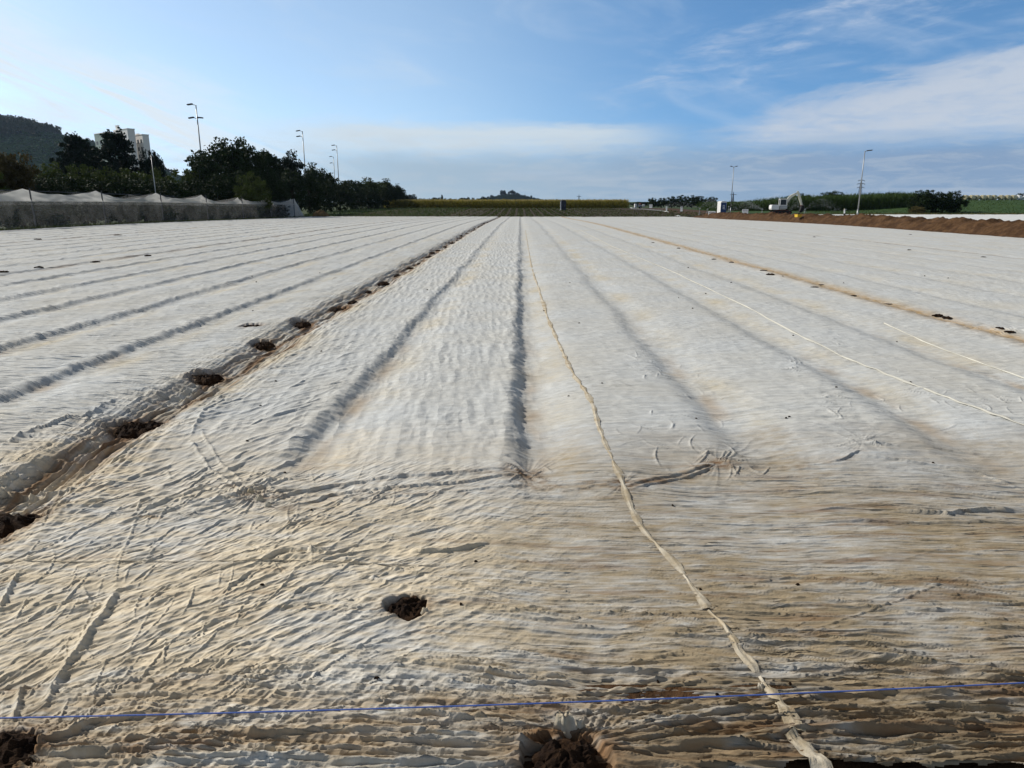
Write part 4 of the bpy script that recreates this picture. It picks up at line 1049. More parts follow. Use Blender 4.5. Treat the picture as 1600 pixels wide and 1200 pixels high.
# forest over its upper part: one wooded mass
r_ = np.random.default_rng(5); cs, ss_ = [], []
for _ in range(5200):
    j = r_.uniform(0, HX.shape[1] - 1.01); i = r_.uniform(6, 30); a, b = int(i), int(j); fa, fb = i - a, j - b
    def L_(A): return (A[a, b] * (1 - fb) + A[a, b + 1] * fb) * (1 - fa) + (A[a + 1, b] * (1 - fb) + A[a + 1, b + 1] * fb) * fa
    x, y, z = L_(HX), L_(HY), L_(HZ)
    px = 812 + 1100 * x / y
    crest = HZ[25, b] * (1 - fb) + HZ[25, b + 1] * fb
    lim = np.interp(px, [-400, 0, 45, 90, 112, 130, 420], [.70, .70, .72, .80, .93, .99, .99])
    if z < crest * lim and i < 25: continue
    if px > 128 and r_.random() < .75: continue
    hh = r_.uniform(9, 17) * (1 if px < 128 else .5); cs.append((x, y, z, hh))
cs = np.array(cs); cen = np.concatenate([np.stack([cs[:, 0] + r_.normal(0, 2.2, len(cs)), cs[:, 1] + r_.normal(0, 2.2, len(cs)), cs[:, 2] + cs[:, 3] * f], 1) for f in (.25, .5, .72, .9)])
spr = np.concatenate([cs[:, 3] * k_ for k_ in (.36, .40, .34, .20)])
tag(quads_obj('hill_forest', leaf_quads(cen, 9, spr, 3.4, r_, .8), M['forest']), kind='stuff')
vx = []
for _ in range(9000):
    j = r_.uniform(0, HX.shape[1] - 1.01); i = r_.uniform(3, 25); a, b = int(i), int(j); fa, fb = i - a, j - b
    x, y, z = L_(HX), L_(HY), L_(HZ); vx.append((x, y, z + 1.0))
vx = np.array(vx)
tag(quads_obj('vines', leaf_quads(vx, 3, np.full(len(vx), 2.5), 4.5, r_, .35), M['vine_leaf']), kind='stuff')
KX, KY, KZ = hill('knoll', [700, 735, 757, 772, 784, 800, 815, 830, 850, 880], [313, 312.5, 310.5, 307.5, 304.5, 303, 305.5, 308.5, 312, 313.5], 1700, 2000, 2300, M['knoll'])
for i, (px, top, w, kd) in enumerate([(759, 309, 6, 'bush'), (763, 307, 6, 'slim'), (768, 304.5, 5, 'slim'), (770, 305.5, 6, 'broad'), (775, 306, 7, 'bush'), (780, 304, 7, 'bush'), (784, 297, 6, 'slim'), (788, 297.5, 6, 'slim'), (790, 302, 7, 'broad'), (795, 299.5, 4, 'slim'),
        (800, 297, 9, 'broad'), (803, 298.5, 7, 'broad'), (808, 301, 6, 'slim'), (811, 302, 6, 'bush'), (815, 304, 7, 'bush'), (820, 304.5, 5, 'slim'), (825, 306, 7, 'bush'), (830, 305.5, 4, 'slim'), (834, 308, 6, 'bush'), (840, 309.5, 6, 'bush')]):
    o = tree(px, 1990, top, w, kd, 'forest', 'far dark tree on the wooded knoll', 'tree', 'tree', 'far trees on the wooded knoll')
    zz = float(np.interp(px, [700, 735, 757, 772, 784, 800, 815, 830, 850], [313, 312.5, 310.5, 307.5, 304.5, 303, 305.5, 308.5, 312])); zb = top_z(zz, px, 1990) - 3
    H = top_z(top, px, 1990) - zb; o.location.z = zb; o.scale.z = H / 9.9

# ------------------------------------------------------------------ net cage on the left
def net_mat(name, col, cover, trans):
    m = bpy.data.materials.new(name); m.use_nodes = True; t = m.node_tree; t.nodes.clear(); q = NG(t)
    d = q.n('ShaderNodeBsdfDiffuse'); d.inputs[0].default_value = (*col, 1); tr = q.n('ShaderNodeBsdfTranslucent'); tr.inputs[0].default_value = (*col, 1)
    a = q.n('ShaderNodeMixShader'); a.inputs[0].default_value = trans; t.links.new(d.outputs[0], a.inputs[1]); t.links.new(tr.outputs[0], a.inputs[2])
    tp_ = q.n('ShaderNodeBsdfTransparent'); b = q.n('ShaderNodeMixShader'); t.links.new(tp_.outputs[0], b.inputs[1]); t.links.new(a.outputs[0], b.inputs[2])
    tcn = q.n('ShaderNodeTexCoord'); nn = q.noise(tcn.outputs['Object'], .9, 5, .6)
    q.put(b.inputs[0], q.ss(nn, .25, .75, max(cover - .06, 0), min(cover + .06, 1)))
    o = q.n('ShaderNodeOutputMaterial'); t.links.new(b.outputs[0], o.inputs[0]); return m
M['net_low'] = net_mat('side_net', (.50, .50, .49), .13, .4); M['net_high'] = net_mat('top_net', (.90, .88, .83), .88, .66); M['net_roof'] = net_mat('roof_net', (.30, .30, .30), .30, .3)
cage = empty('net_cage', (-36.5, 80, gzf(-36.5, 80))); tag(cage, 'long white netting cage sagging between posts along the left field edge', 'net cage')
NX = -36.6; posts = [(spot(px, 1).x) for px in ()]
PY = [33.5, 44.0, 54.1, 63.4, 73.8, 84.5, 95.4, 106.2, 117.2]
def rel(v): return [(a - cage.location.x, b - cage.location.y, c_ - cage.location.z) for a, b, c_ in v]
for y in PY:
    z0 = gzf(NX, y)
    MB().tube(rel([(NX, y, z0 - .4), (NX, y, z0 + 3.0)]), .055, 8).build('post', M['dark_steel'], cage)
    MB().tube(rel([(NX - 9, y, z0 - .4), (NX - 9, y, z0 + 3.1)]), .055, 8).build('post', M['dark_steel'], cage)
def ridge_z(y):
    i = max(0, min(len(PY) - 2, int(np.searchsorted(PY, y)) - 1)); f = np.clip((y - PY[i]) / (PY[i + 1] - PY[i]), 0, 1)
    z_ = 3.02 - (.48, .60, .42, .66, .52, .75, .58, .70, .5)[i] * (4 * f * (1 - f)) ** (.75, .95, .8, 1.0, .85, .7, .9, .8, .8)[i] + .05 * float(perlin(y * .9, 0.3, 501))
    return z_ - (.35 if 95.4 < y < 96.5 else 0)
yy = np.linspace(PY[0], PY[-1], 420)
def sheet(name, fn, m, nv, parent):
    X = np.empty((len(yy), nv)); Y = X.copy(); Z = X.copy()
    for i, y in enumerate(yy):
        for j in range(nv): X[i, j], Y[i, j], Z[i, j] = fn(y, j / (nv - 1))
    X -= cage.location.x; Y -= cage.location.y; Z -= cage.location.z
    return grid_obj(name, X, Y, Z, m, parent=parent)
def f_low(y, v): return NX + .10 + .12 * math.sin(v * 3.1) * float(perlin(y * .7, v * 2, 502)) + .25 * (1 - v) ** 3, y, gzf(NX, y) - .05 + 2.12 * v
def f_up(y, v):
    rz = ridge_z(y); return NX + .08 - .55 * v + .06 * float(perlin(y * 1.2, v * 3, 503)), y, gzf(NX, y) + 2.06 + (rz - 2.06) * v
def f_hem(y, v): return NX + .16 + .05 * float(perlin(y * 1.7, v * 2, 504)), y, gzf(NX, y) + 1.80 + .34 * v
def f_roof(y, v): return NX - .50 - 8.5 * v, y, gzf(NX, y) + ridge_z(y) - .55 * math.sin(v * math.pi) + .06 * v
sheet('side_net', f_low, M['net_low'], 14, cage); sheet('top_net', f_up, M['net_high'], 8, cage); sheet('hem_net', f_hem, M['net_low'], 4, cage); sheet('roof_net', f_roof, M['net_roof'], 10, cage)
# gathered end of the net
y0 = PY[-1]; z0 = gzf(NX, y0); u = np.linspace(0, 1, 26); v = np.linspace(0, 1, 16); U, V = np.meshgrid(u, v)
Xe = NX + .1 - 5.0 * U + 0.5 * (1 - V); Ye = y0 + 3.8 * (1 - V) ** 1.1 + .25 * ridge(perlin(U * 9, V * 2, 505)) + .15 * perlin(U * 14, V * 1.2, 506); Ze = z0 - .05 + 3.05 * V - .5 * np.sin(U * np.pi) * V
grid_obj('end_net', Xe - cage.location.x, Ye - cage.location.y, Ze - cage.location.z, M['net_high'], parent=cage)
Xe = NX + .12 - .1 * U; Ye = y0 + 3.9 * U * (1 - V) ** .8 + .05; Ze = z0 - .05 + 3.0 * V
grid_obj('end_net', Xe + .05 * perlin(U * 8, V * 3, 507) - cage.location.x, Ye - cage.location.y, Ze - cage.location.z, M['net_high'], parent=cage)
MB().tube(rel([(NX - 9, PY[0], gzf(NX, 34) + 3.05)] + [(NX - 9, y, gzf(NX, y) + 3.05) for y in PY[1:]]), .03, 6).build('wire', M['dark_steel'], cage)
# compost heap at its end
p = spot(500, 122); vs, fs = clod_mesh(77, 1.35, 1.1, .75); o = MB().add(vs, fs).build('compost_heap', M['compost']); o.location = (p.x, p.y, p.z - .1)
tag(o, 'small brown compost heap on the grass at the end of the net cage', 'compost heap')

# ------------------------------------------------------------------ apartment block behind the pines
DB = 300
def bx_px(x0, x1, top, Y): 
    a, b = at_dist(x0, top, Y), at_dist(x1, top, Y); return a.x, b.x, a.z
bl = empty('apartment_block', (spot(190, DB).x, DB, 0)); tag(bl, 'pale high rise apartment block with stepped roofs behind the dark pines', 'building')
BROT = R(-40)
def block(name, x0, x1, top, Y, m, dr=.36):
    """a slab turned towards the left; x0, x1 and top: its outline in the photo"""
    a, b, z = bx_px(x0, x1, top, Y); w = 1.72 * (b - a); d = dr * (b - a)
    o = MB().box((0, 0, (z - 2) / 2), (w, d, z + 2)).build(name, m, bl); o.location = ((a + b) / 2 - bl.location.x, Y - DB, 0); o.rotation_euler.z = BROT
    MB().box((0, 0, z + .12), (w + .3, d + .3, .28)).build('parapet', M['wall'], o)
    return o, w, d, z
def win(parent, x, d, z, w, h):
    MB().box((x, -d / 2 - .02, z), (w, .10, h)).build('window', M['glass'], parent)
w1, a1, d1_, z1 = block('wall', 148, 180, 209, DB + 4, M['wall2'])
w2, a2, d2_, z2 = block('wall', 178.5, 208.5, 203.5, DB - 2, M['wall'])
w3, a3, d3_, z3 = block('wall', 208.5, 230, 212, DB, M['wall'], .45)
block('stair_tower', 180.5, 185.5, 197, DB + 1, M['wall'], .4); block('lift_house', 212.5, 217, 210, DB + 1, M['wall'], .4)
for fl in range(10):
    z = z3 - 2.4 - fl * 2.85
    if z < 4: break
    for q in (-.30, .02, .33): win(w3, q * a3, d3_, z, .13 * a3, 1.4)
    win(w2, .36 * a2, d2_, z + 1.6, .07 * a2, 1.3)
    for q in (-.35, -.1, .15, .38): win(w1, q * a1, d1_, z, .13 * a1, 1.3)

# ------------------------------------------------------------------ floodlight masts and street lamps
def mast(px, Y, top, label, heads, name='floodlight_mast', cat='floodlight', rad=.16, base=None, group='floodlight masts behind the left trees'):
    p = spot(px, Y); p.x = at_dist(px, top, Y).x; H = top_z(top, px, Y) - p.z
    root = empty(name, p); tag(root, label, cat, group)
    MB().tube([(0, 0, -.3), (0, 0, H * .5), (0, 0, H)], [rad, rad * .8, rad * .5], 10).build('pole', M['steel'], root, True)
    for dz_, dirs in heads:
        for d in dirs:
            b = MB(); b.tube([(0, 0, H - dz_ - .05), (d * .5, 0, H - dz_ + .05)], .05, 6); b.build('bracket', M['steel'], root)
            MB().box((d * 1.0, 0, H - dz_ + .10), (.95, .55, .2), Euler((0, .16 * d, 0)), .06).build('lamp_head', M['dark_steel'], root)
    return root
mast(306, 125, 164, 'tallest floodlight mast with two lamp levels, left of the broad trees', [(0, (-1,)), (2.1, (-1, .5))])
mast(472.5, 170, 205, 'second floodlight mast, two hooked lamps, above the middle of the left trees', [(0, (-1,)), (1.2, (-1,))])
mast(526, 215, 227.5, 'right and taller one of the two close floodlight masts', [(0, (-1,)), (1.3, (-1,))])
mast(521, 265, 245, 'left and shorter one of the two close floodlight masts', [(0, (-1,)), (2.2, (-1,))])
p = Vector((-46.5, 88.5, gzf(-46, 88)))
mast(236, 88.5, 243, 'thin plain grey pole standing in front of the hedge by the net cage', [], 'thin_pole', 'pole', .07, group='thin poles by the hedge')
def street_lamp(px, Y, top, label, side, dbl):
    p = spot(px, Y); t = at_dist(px, top, Y); H = t.z - p.z
    root = empty('street_lamp', p); tag(root, label, 'street lamp', 'street lamps on the right')
    MB().tube([(0, 0, -.3), (0, 0, 1.1)], .11, 12).build('pole_base', M['steel'], root, True)
    MB().tube([(0, 0, 1.1), (0, 0, H * .6), (0, 0, H)], [.085, .07, .05], 10).build('pole', M['steel'], root, True)
    for s in ((side, -side) if dbl else (side,)):
        MB().tube([(0, 0, H - .12), (s * .2, 0, H), (s * .36, 0, H + .05)], .035, 8).build('arm', M['steel'], root, True)
        MB().box((s * (.62 if not dbl else .5), 0, H + .08), (.80 if not dbl else .42, .30, .14), Euler((0, -.12 * s, 0)), .05).build('lamp_head', M['dark_steel'], root)
    return root
street_lamp(1342, 104, 236, 'tall leaning looking street lamp with one flat head right of the excavator', 1, False)
street_lamp(1142.5, 142, 260.5, 'thin street lamp standing just right of the blue portable toilet', -1, True)

# ------------------------------------------------------------------ pylons far off
def pylon(px, Y, top, label, arms, wide):
    p = spot(px, Y); H = top_z(top, px, Y) - p.z; root = empty('power_pylon', p); tag(root, label, 'pylon', 'far power pylons')
    rd = .00026 * Y; b = MB(); hw = H * .085
    for sx in (-1, 1):
        for sy in (-1, 1): b.tube([(sx * hw, sy * hw, -1), (sx * hw * .35, sy * hw * .35, H * .6), (0, 0, H)], rd, 5)
    for k_ in range(7):
        f0, f1 = k_ / 8, (k_ + 1) / 8; h0 = hw * (1 - f0 * 1.05); h1 = hw * (1 - f1 * 1.05)
        for s in (-1, 1):
            b.tube([(s * h0, -h0, H * f0), (-s * h1, -h1, H * f1)], rd * .7, 4); b.tube([(s * h0, h0, H * f0), (-s * h1, h1, H * f1)], rd * .7, 4)
    b.build('lattice_tower', M['dark_steel'], root)
    for f, w in arms:
        c = MB(); z = H * f; c.tube([(-w * wide, 0, z), (0, 0, z + H * .03), (w * wide, 0, z)], rd * .9, 5); c.tube([(-w * wide, 0, z), (w * wide, 0, z)], rd * .8, 5)
        c.build('cross_arm', M['dark_steel'], root)
        for s in (-1, 1): MB().tube([(s * w * wide, 0, z), (s * w * wide, 0, z - H * .045)], rd * .8, 5).build('insulator', M['dark_steel'], root)
    return root
pylon(1342, 800, 276.5, 'tall pylon with three cross arms behind the leaning street lamp', [(.86, .8), (.72, 1.0), (.58, .9)], 4.2)
pylon(1145, 1700, 299.5, 'small far pylon right behind the thin street lamp', [(.72, 1)], 7.0)
pylon(904.5, 1800, 304, 'tiny far pylon above the right part of the maize', [(.74, 1)], 5.0)

# ------------------------------------------------------------------ portable toilets
def toilet(px, Y, label, body, roof, rz, sign):
    p = spot(px, Y); root = empty('portable_toilet', p, rz); tag(root, label, 'toilet')
    W = 1.15; H = 2.05
    MB().box((0, 0, .06), (W + .04, W + .04, .12)).build('base', M['navy'], root)
    b = MB()
    for s in (-1, 1): b.box((s * W / 2, 0, .12 + H / 2), (.05, W, H), None, .02)
    b.box((0, W / 2, .12 + H / 2), (W - .06, .05, H), None, .02); b.build('wall', M[sign if sign == 'white' else body], root)
    MB().box((0, -W / 2, .12 + H / 2), (W - .06, .05, H - .05), None, .02).build('frame', M[body], root)
    d = MB().box((0, -W / 2 - .035, .12 + H / 2), (.72, .03, 1.8), None, .012).build('door', M[body], root)
    MB().box((.27, -W / 2 - .06, 1.05), (.05, .03, .16)).build('handle', M['white'], d)
    b = MB(); b.prism([(-W / 2 - .04, 0), (W / 2 + .04, 0), (W / 2, .16), (W * .25, .26), (-W * .25, .26), (-W / 2, .16)], W + .08, 'y', (0, 0, .13 + H)); b.build('roof', M[roof], root)
    if sign == 'white':
        s_ = MB().box((0, -W / 2 - .058, 1.52), (.40, .012, .46)).build('sign', M['board'], d)
        MB().box((0, -W / 2 - .068, 1.55), (.26, .006, .24)).build('sign_mark', M['blue'], s_)
        MB().box((0, -W / 2 - .058, 1.12), (.44, .012, .12)).build('sign', M['board'], d)
    MB().tube([(W * .38, W * .38, H), (W * .38, W * .38, H + .55)], .045, 8).build('vent_pipe', M[roof], root)
toilet(1128.5, 132, 'blue and white portable toilet beside the soil bank', 'blue', 'white', R(16), 'white')
toilet(880, 182, 'dark portable toilet standing alone in front of the maize', 'navy', 'navy', R(12), 'navy')
# pale edge board beside the dark one
p = spot(876, 181); root = empty('white_post', p); tag(root, 'narrow white post beside the dark portable toilet', 'post')
MB().box((0, 0, 1.0), (.16, .12, 2.1), None, .03).build('post', M['white'], root); MB().box((0, 0, .05), (.4, .4, .1), None, .03).build('foot', M['white'], root)

# ------------------------------------------------------------------ boards along the track
def sign_board(px, Y, w, h, z, label, lines, rz=0.0):
    p = spot(px, Y); root = empty('sign_board', p, rz); tag(root, label, 'sign', 'white sign boards along the track'); root.rotation_euler.z = R(-32)
    pn = MB().box((0, 0, z + h / 2), (w, .03, h), None, .008).build('panel', M['board'], root)
    for s in ((-1, 1) if w > .7 else (0,)):
        MB().box((s * w * .36, .045, (z + h) / 2), (.06, .06, z + h)).build('leg', M['bark'], root)
    b = MB(); rr = random.Random(int(px))
    for k_ in range(lines):
        zz = z + h * (.82 - k_ * .62 / max(lines, 1)); x = -w * .38
        while x < w * .36:
            l = rr.uniform(.10, .2) * w
            if k_ == 0: l = .11 * w
            b.box((x + l / 2, -.021, zz), (l * .78, .008, h * (.13 if k_ == 0 else .06))); x += l + .05 * w
    if lines: b.build('lettering', M['ink'], pn)
sign_board(1113.5, 111, 1.12, 1.02, .05, 'large white sign board with a dark printed line left of the blue toilet', 3)
sign_board(1165.5, 119, .98, .82, .30, 'white sign board standing between the thin street lamp and the excavator', 2)
sign_board(1065.5, 152, .50, .95, .35, 'narrow white sign board with faint marks near the dark scraps on the soil', 2)
sign_board(1042, 158, .34, 1.05, .25, 'narrowest plain white sign board on the dark soil', 0)
sign_board(1017.3, 196, .85, .95, .25, 'squarish white sign board right of the small farm trailer', 2)
# trailer with crates by the end of the maize
p = spot(1000.5, 205); tr_ = empty('farm_trailer', p); tag(tr_, 'small farm trailer with pale crates and a reddish load by the maize end', 'trailer')
MB().box((0, 0, .55), (2.3, 1.2, .14), None, .03).build('bed', M['steel'], tr_)
MB().box((-1.35, 0, .75), (.55, 1.1, 1.05), None, .05).build('crate', M['white'], tr_); MB().box((.95, 0, .9), (.55, .9, .55), None, .05).build('crate', M['white'], tr_)
b = MB(); 
for i in range(3): b.box((-.55 + i * .42, -.2, .85), (.36, .7, .42), None, .03)
b.build('crate', M['steel'], tr_); MB().box((.05, .1, 1.28), (.55, .6, .36), None, .08).build('load', M['brick_red'], tr_)
for s in (-1, 1):
    w = MB().tube([(0, s * .62, .32), (0, s * .78, .32)], .32, 16).build('wheel', M['rubber'], tr_); MB().tube([(0, s * .78, .32), (0, s * .80, .32)], .16, 12).build('rim', M['steel'], w)
# white pipe lying on the soil
b = MB(); b.tube([spot(985, 200) + Vector((0, 0, .25)), spot(994, 199) + Vector((0, 0, .22))], .10, 8); b.tube([spot(986, 198) + Vector((0, 0, .06)), spot(1008, 190) + Vector((0, 0, .06)), spot(1030, 176) + Vector((0, 0, .06)), spot(1046, 160) + Vector((0, 0, .05))], .06, 8)
tag(b.build('irrigation_pipe', M['steel'], smooth=True), 'thin pale irrigation pipe lying along the dark soil', 'pipe')
for px, Y, s in ((1061, 128, .2), (1064, 127, .14), (1058, 129, .12)):
    vs, fs = clod_mesh(int(px), s, s, s * .8); o = MB().add(vs, fs).build('plastic_scrap', M['white']); o.location = spot(px, Y); o.location.z += .02
    tag(o, 'small pale plastic scrap on the dark soil at the field edge', 'scrap', 'pale scraps on the dark soil')

# ------------------------------------------------------------------ sprinklers and their spray
def sprinkler(px, Y, h, label):
    p = spot(px, Y); root = empty('sprinkler', p); tag(root, label, 'sprinkler', 'irrigation sprinklers')
    for a in (0, 2.1, 4.2): MB().tube([(math.cos(a) * .35, math.sin(a) * .35, 0), (0, 0, h * .7)], .02, 6).build('leg', M['steel'], root)
    MB().tube([(0, 0, 0), (0, 0, h)], .035, 8).build('riser', M['steel'], root); MB().box((0.05, 0, h + .05), (.28, .1, .12), None, .03).build('nozzle', M['white'], root)
    return p + Vector((0, 0, h))
wm = bpy.data.materials.new('spray'); wm.use_nodes = True; t_ = wm.node_tree; t_.nodes.clear(); q = NG(t_)
d_ = q.n('ShaderNodeBsdfDiffuse'); d_.inputs[0].default_value = (.8, .82, .85, 1); r2 = q.n('ShaderNodeBsdfTranslucent'); r2.inputs[0].default_value = (.8, .82, .85, 1); mx = q.n('ShaderNodeMixShader'); t_.links.new(d_.outputs[0], mx.inputs[1]); t_.links.new(r2.outputs[0], mx.inputs[2])
tp_ = q.n('ShaderNodeBsdfTransparent'); m2 = q.n('ShaderNodeMixShader'); m2.inputs[0].default_value = .35; t_.links.new(tp_.outputs[0], m2.inputs[1]); t_.links.new(mx.outputs[0], m2.inputs[2]); o_ = q.n('ShaderNodeOutputMaterial'); t_.links.new(m2.outputs[0], o_.inputs[0])
def spray(p, ang, reach, high, n_, seed, wide=.16):
    r_ = np.random.default_rng(seed); f = r_.random(n_) ** .75; a = ang + r_.normal(0, wide, n_) * f
    d = f * reach * r_.uniform(.85, 1.05, n_); z = p.z + 4 * high * f * (1 - f) * (1 - .75 * r_.random(n_) ** 1.6) - f * f * p.z * .5
    c_ = np.stack([p.x + np.cos(a) * d, p.y + np.sin(a) * d, z], 1); c_[:, 2] = np.maximum(c_[:, 2], gz(c_[:, 0], c_[:, 1]) + .02)
    V = leaf_quads(c_, 1, np.zeros(n_), .085, r_)
    tag(quads_obj('water_spray', V, wm), kind='stuff')
s1 = sprinkler(1094, 135, 1.2, 'sprinkler between the narrow and the large sign boards')
spray(s1, R(14), 5.0, 1.7, 500, 1, .10); spray(s1, R(174), 8.5, 1.2, 600, 2)
s2 = sprinkler(1106, 140, .9, 'sprinkler just left of the large sign board'); spray(s2, R(18), 4, .9, 250, 3)
s3 = sprinkler(1139, 140, 1.3, 'sprinkler between the blue toilet and the thin street lamp'); spray(s3, R(8), 7, 1.3, 500, 4, .22)
s4 = sprinkler(1192, 135, .8, 'sprinkler just behind the back of the excavator'); spray(s4, R(176), 6, 1.4, 450, 5, .22); spray(s4, R(150), 4, .8, 200, 6)
s5 = sprinkler(1224, 132, .6, 'sprinkler under the excavator boom'); spray(s5, R(10), 4.6, 2.4, 500, 7, .08)
s6 = sprinkler(1259, 134, .8, 'sprinkler just right of the excavator bucket'); spray(s6, R(12), 7, 2.0, 600, 8, .25); spray(s6, R(160), 3, 1.2, 200, 9)
p = spot(1321.5, 101); root = empty('standpipe', p); tag(root, 'short pale and dark water standpipe left of the leaning street lamp', 'standpipe')
MB().tube([(0, 0, 0), (0, 0, .55)], .12, 10).build('base', M['rubber'], root); MB().tube([(0, 0, .55), (-.05, 0, 1.0)], .09, 10).build('pipe', M['white'], root)
MB().tube([(-.05, 0, 1.0), (.2, 0, 1.1)], .05, 8).build('outlet', M['steel'], root); MB().box((-.06, 0, 1.12), (.16, .16, .14), None, .04).build('valve', M['cream_paint'], root)

# ------------------------------------------------------------------ excavator
ex = empty('excavator', spot(1221, 121), R(-6), .94); tag(ex, 'white tracked excavator with raised bent boom behind the soil bank', 'excavator')
ex.location.z += .12
for s in (-1, 1):
    t = MB(); pts = []
    for k_ in range(9): a = math.pi / 2 + math.pi * k_ / 8; pts.append((-1.35 + math.cos(a) * .33, .35 + math.sin(a) * .33))
    for k_ in range(9): a = -math.pi / 2 + math.pi * k_ / 8; pts.append((1.35 + math.cos(a) * .33, .35 + math.sin(a) * .33))
    t.prism(pts, .42, 'y', (0, s * .85, 0)); tk = t.build('track', M['rubber'], ex)
    for x in (-1.3, -.65, 0, .65, 1.3): MB().tube([(x, s * (.85 - .23), .33), (x, s * (.85 + .23), .33)], .2 if abs(x) > 1 else .13, 14).build('roller', M['red'], tk)
    MB().box((0, s * .62, .42), (2.3, .1, .2)).build('track_frame', M['red'], ex)
MB().tube([(0, 0, .55), (0, 0, .74)], .6, 20).build('slew_ring', M['red'], ex)
MB().box((.1, 0, .76), (2.2, 1.8, .14), None, .05).build('deck', M['red'], ex)
MB().prism([(-1.75, .85), (-1.85, 1.05), (-1.8, 1.6), (-1.6, 1.68), (-.55, 1.68), (-.55, .85)], 1.9, 'y').build('counterweight', M['white'], ex)
MB().box((.1, .1, 1.22), (1.25, 1.6, .75), None, .08).build('engine_cover', M['cream_paint'], ex)
MB().box((.2, -.83, 1.25), (1.3, .06, .5), None, .02).build('side_panel', M['steel'], ex)
cab = MB(); y0, y1 = -.85, .10
for x0, x1 in ((-.45, -.35), (.62, .72)):
    for yv in (y0, y1): cab.box(((x0 + x1) / 2, yv, 2.05), (.11, .10, 1.05), None, .02)
cab.box((.135, (y0 + y1) / 2, 2.64), (1.27, 1.08, .13), None, .05); cab.box((.135, (y0 + y1) / 2, 1.60), (1.25, 1.06, .14), None, .03)
cb = cab.build('cab', M['white'], ex)
MB().box((.135, (y0 + y1) / 2, 2.12), (1.0, .88, .92)).build('window', M['glass'], cb)
MB().tube([(-.75, .5, 1.6), (-.75, .5, 2.05)], .05, 8).build('exhaust', M['dark_steel'], ex)
def beam(pts, ws, thick): # thick bent beam in the x-z plane
    up, dn = [], []
    for i, (x, z) in enumerate(pts):
        a = pts[max(i - 1, 0)]; c = pts[min(i + 1, len(pts) - 1)]; d = Vector((c[0] - a[0], c[1] - a[1])).normalized()
        up.append((x - d.y * ws[i] / 2, z + d.x * ws[i] / 2)); dn.append((x + d.y * ws[i] / 2, z - d.x * ws[i] / 2))
    return MB().prism(up + dn[::-1], thick, 'y', (0, .32, 0))
bm = beam([(.55, 1.15), (.95, 2.05), (1.28, 2.75), (1.50, 3.02), (2.1, 3.38), (2.85, 3.72)], [.24, .32, .44, .46, .34, .22], .30).build('boom', M['cream_paint'], ex)
beam([(2.62, 4.02), (2.86, 3.55), (3.18, 2.6), (3.62, 1.45)], [.22, .40, .34, .22], .26).build('dipper_arm', M['cream_paint'], ex)
def ram(a, b, nm='hydraulic_ram'):
    A, B = Vector((a[0], a[2] if len(a) > 2 else .32, a[1])), Vector((b[0], b[2] if len(b) > 2 else .32, b[1])); m_ = A.lerp(B, .58)
    o = MB().tube([A, m_], .085, 10).build(nm, M['cream_paint'], ex); MB().tube([m_, B], .045, 8).build('piston_rod', M['steel'], o)
ram((.85, 1.05, .32), (1.30, 2.45, .05)); ram((1.45, 3.22), (2.72, 3.86)); ram((3.10, 3.25, .32), (3.72, 1.75, .32))
MB().prism([(3.50, 1.5), (3.85, 1.5), (4.0, 1.1), (3.85, .55), (3.5, .35), (3.15, .45), (3.35, .8)], .8, 'y', (0, .32, 0)).build('bucket', M['rubber'], ex)
MB().box((3.55, .32, 1.52), (.42, .34, .22), None, .05).build('coupler', M['red'], ex)
# yellow box on the bank
px, Y = 1247, 76; q_ = at_dist(1247, 338.8, 73.5)
yb = empty('yellow_box', (q_.x, q_.y, q_.z - .03), R(28), .78); tag(yb, 'yellow plastic box standing on the soil bank below the excavator bucket', 'box')
b = MB()
for s in (-1, 1): b.box((s * .36, 0, .17), (.05, .5, .34), None, .015); b.box((0, s * .25, .17), (.68, .05, .34), None, .015)
b.box((0, 0, .03), (.7, .5, .05)); b.build('body', M['yellow'], yb); MB().box((0, 0, .335), (.82, .60, .05), None, .02).build('rim', M['yellow'], yb)
MB().box((.05, 0, .42), (.45, .3, .14), None, .05).build('contents', M['bark'], yb)

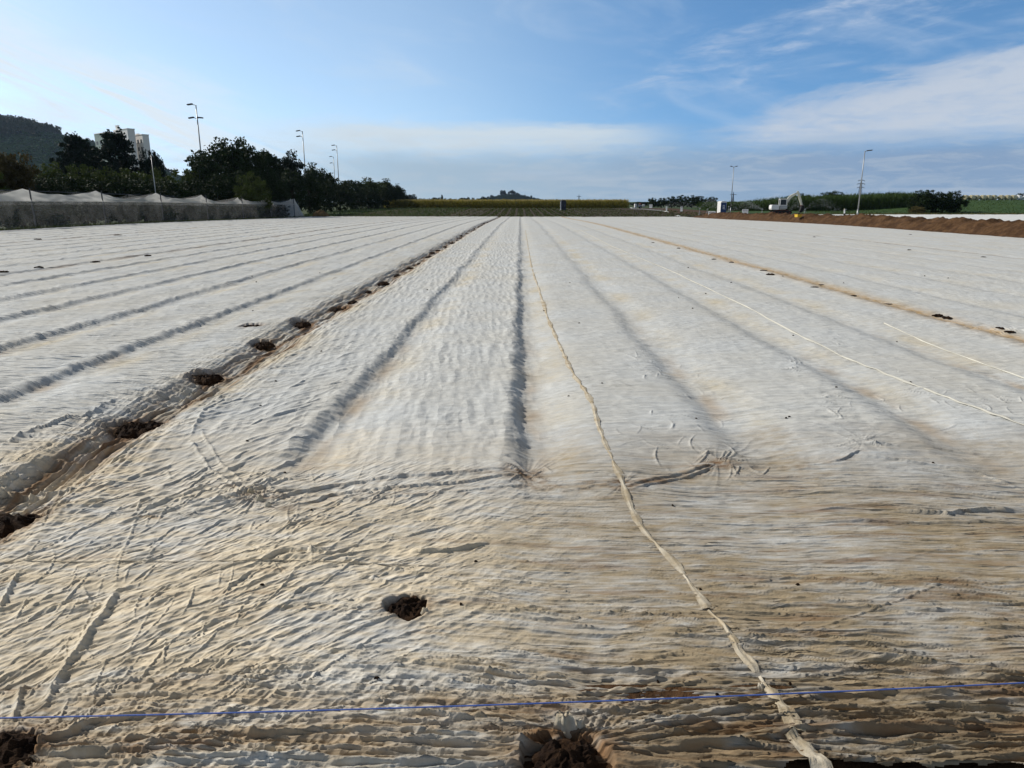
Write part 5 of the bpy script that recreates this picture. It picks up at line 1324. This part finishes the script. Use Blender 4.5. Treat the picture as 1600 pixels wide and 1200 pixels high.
# ------------------------------------------------------------------ wrapped bales
def bale(p, rz, m, label, group, seed):
    root = empty('wrapped_bale', p, rz); tag(root, label, 'bale', group)
    R0, L = .66, 1.22; b = MB(); prof = [(-L / 2, R0 * .86), (-L / 2 + .06, R0 * .96), (-L / 2 + .2, R0), (-.1, R0 * .985), (.1, R0 * 1.0), (L / 2 - .2, R0), (L / 2 - .06, R0 * .96), (L / 2, R0 * .86)]
    vs = []; n_ = 28
    for x, rr in prof:
        for k_ in range(n_): a = 2 * math.pi * k_ / n_; q = rr * (1 + .012 * math.sin(a * 5 + seed + x * 3)); vs.append((x, math.cos(a) * q, R0 + math.sin(a) * q * .97))
    fs = [(i * n_ + k_, i * n_ + (k_ + 1) % n_, (i + 1) * n_ + (k_ + 1) % n_, (i + 1) * n_ + k_) for i in range(len(prof) - 1) for k_ in range(n_)]
    b.add(vs, fs).build('wrap', M[m], root, True)
    for s in (-1, 1): MB().tube([(s * L / 2 * .90, 0, R0), (s * (L / 2 - .005), 0, R0)], R0 * .85, 24).build('end', M['bale_end' if m == 'bale_cream' else 'bale_white'], root)
xs0, xs1 = spot(1508, 187).x, spot(1700, 184).x; x = xs0; i = 0
while x < xs1:
    white = x > spot(1584, 186).x; Y = 187 - 3 * (x - xs0) / (xs1 - xs0) + random.Random(i).uniform(-.2, .2)
    bale(Vector((x, Y, gzf(x, Y) - .02)), R(24) + random.Random(i).uniform(-.15, .15), 'bale_white' if white else 'bale_cream',
         'white wrapped round bale at the right end of the bale row' if white else 'cream wrapped round bale in the long row on the green rise', 'white wrapped bales' if white else 'cream wrapped bales', i)
    x += 1.34 + (.45 if i in (5, 9, 13) else 0); i += 1

# ------------------------------------------------------------------ air
hm = bpy.data.materials.new('air'); hm.use_nodes = True; t = hm.node_tree; t.nodes.clear()
pv = t.nodes.new('ShaderNodeVolumePrincipled'); pv.inputs['Color'].default_value = (.52, .70, 1.0, 1); pv.inputs['Density'].default_value = .00004; pv.inputs['Anisotropy'].default_value = .25
om = t.nodes.new('ShaderNodeOutputMaterial'); t.links.new(pv.outputs[0], om.inputs['Volume'])
hb = MB().box((-300, 1100, 150), (2600, 2620, 320)).build('haze', hm); tag(hb, kind='stuff')
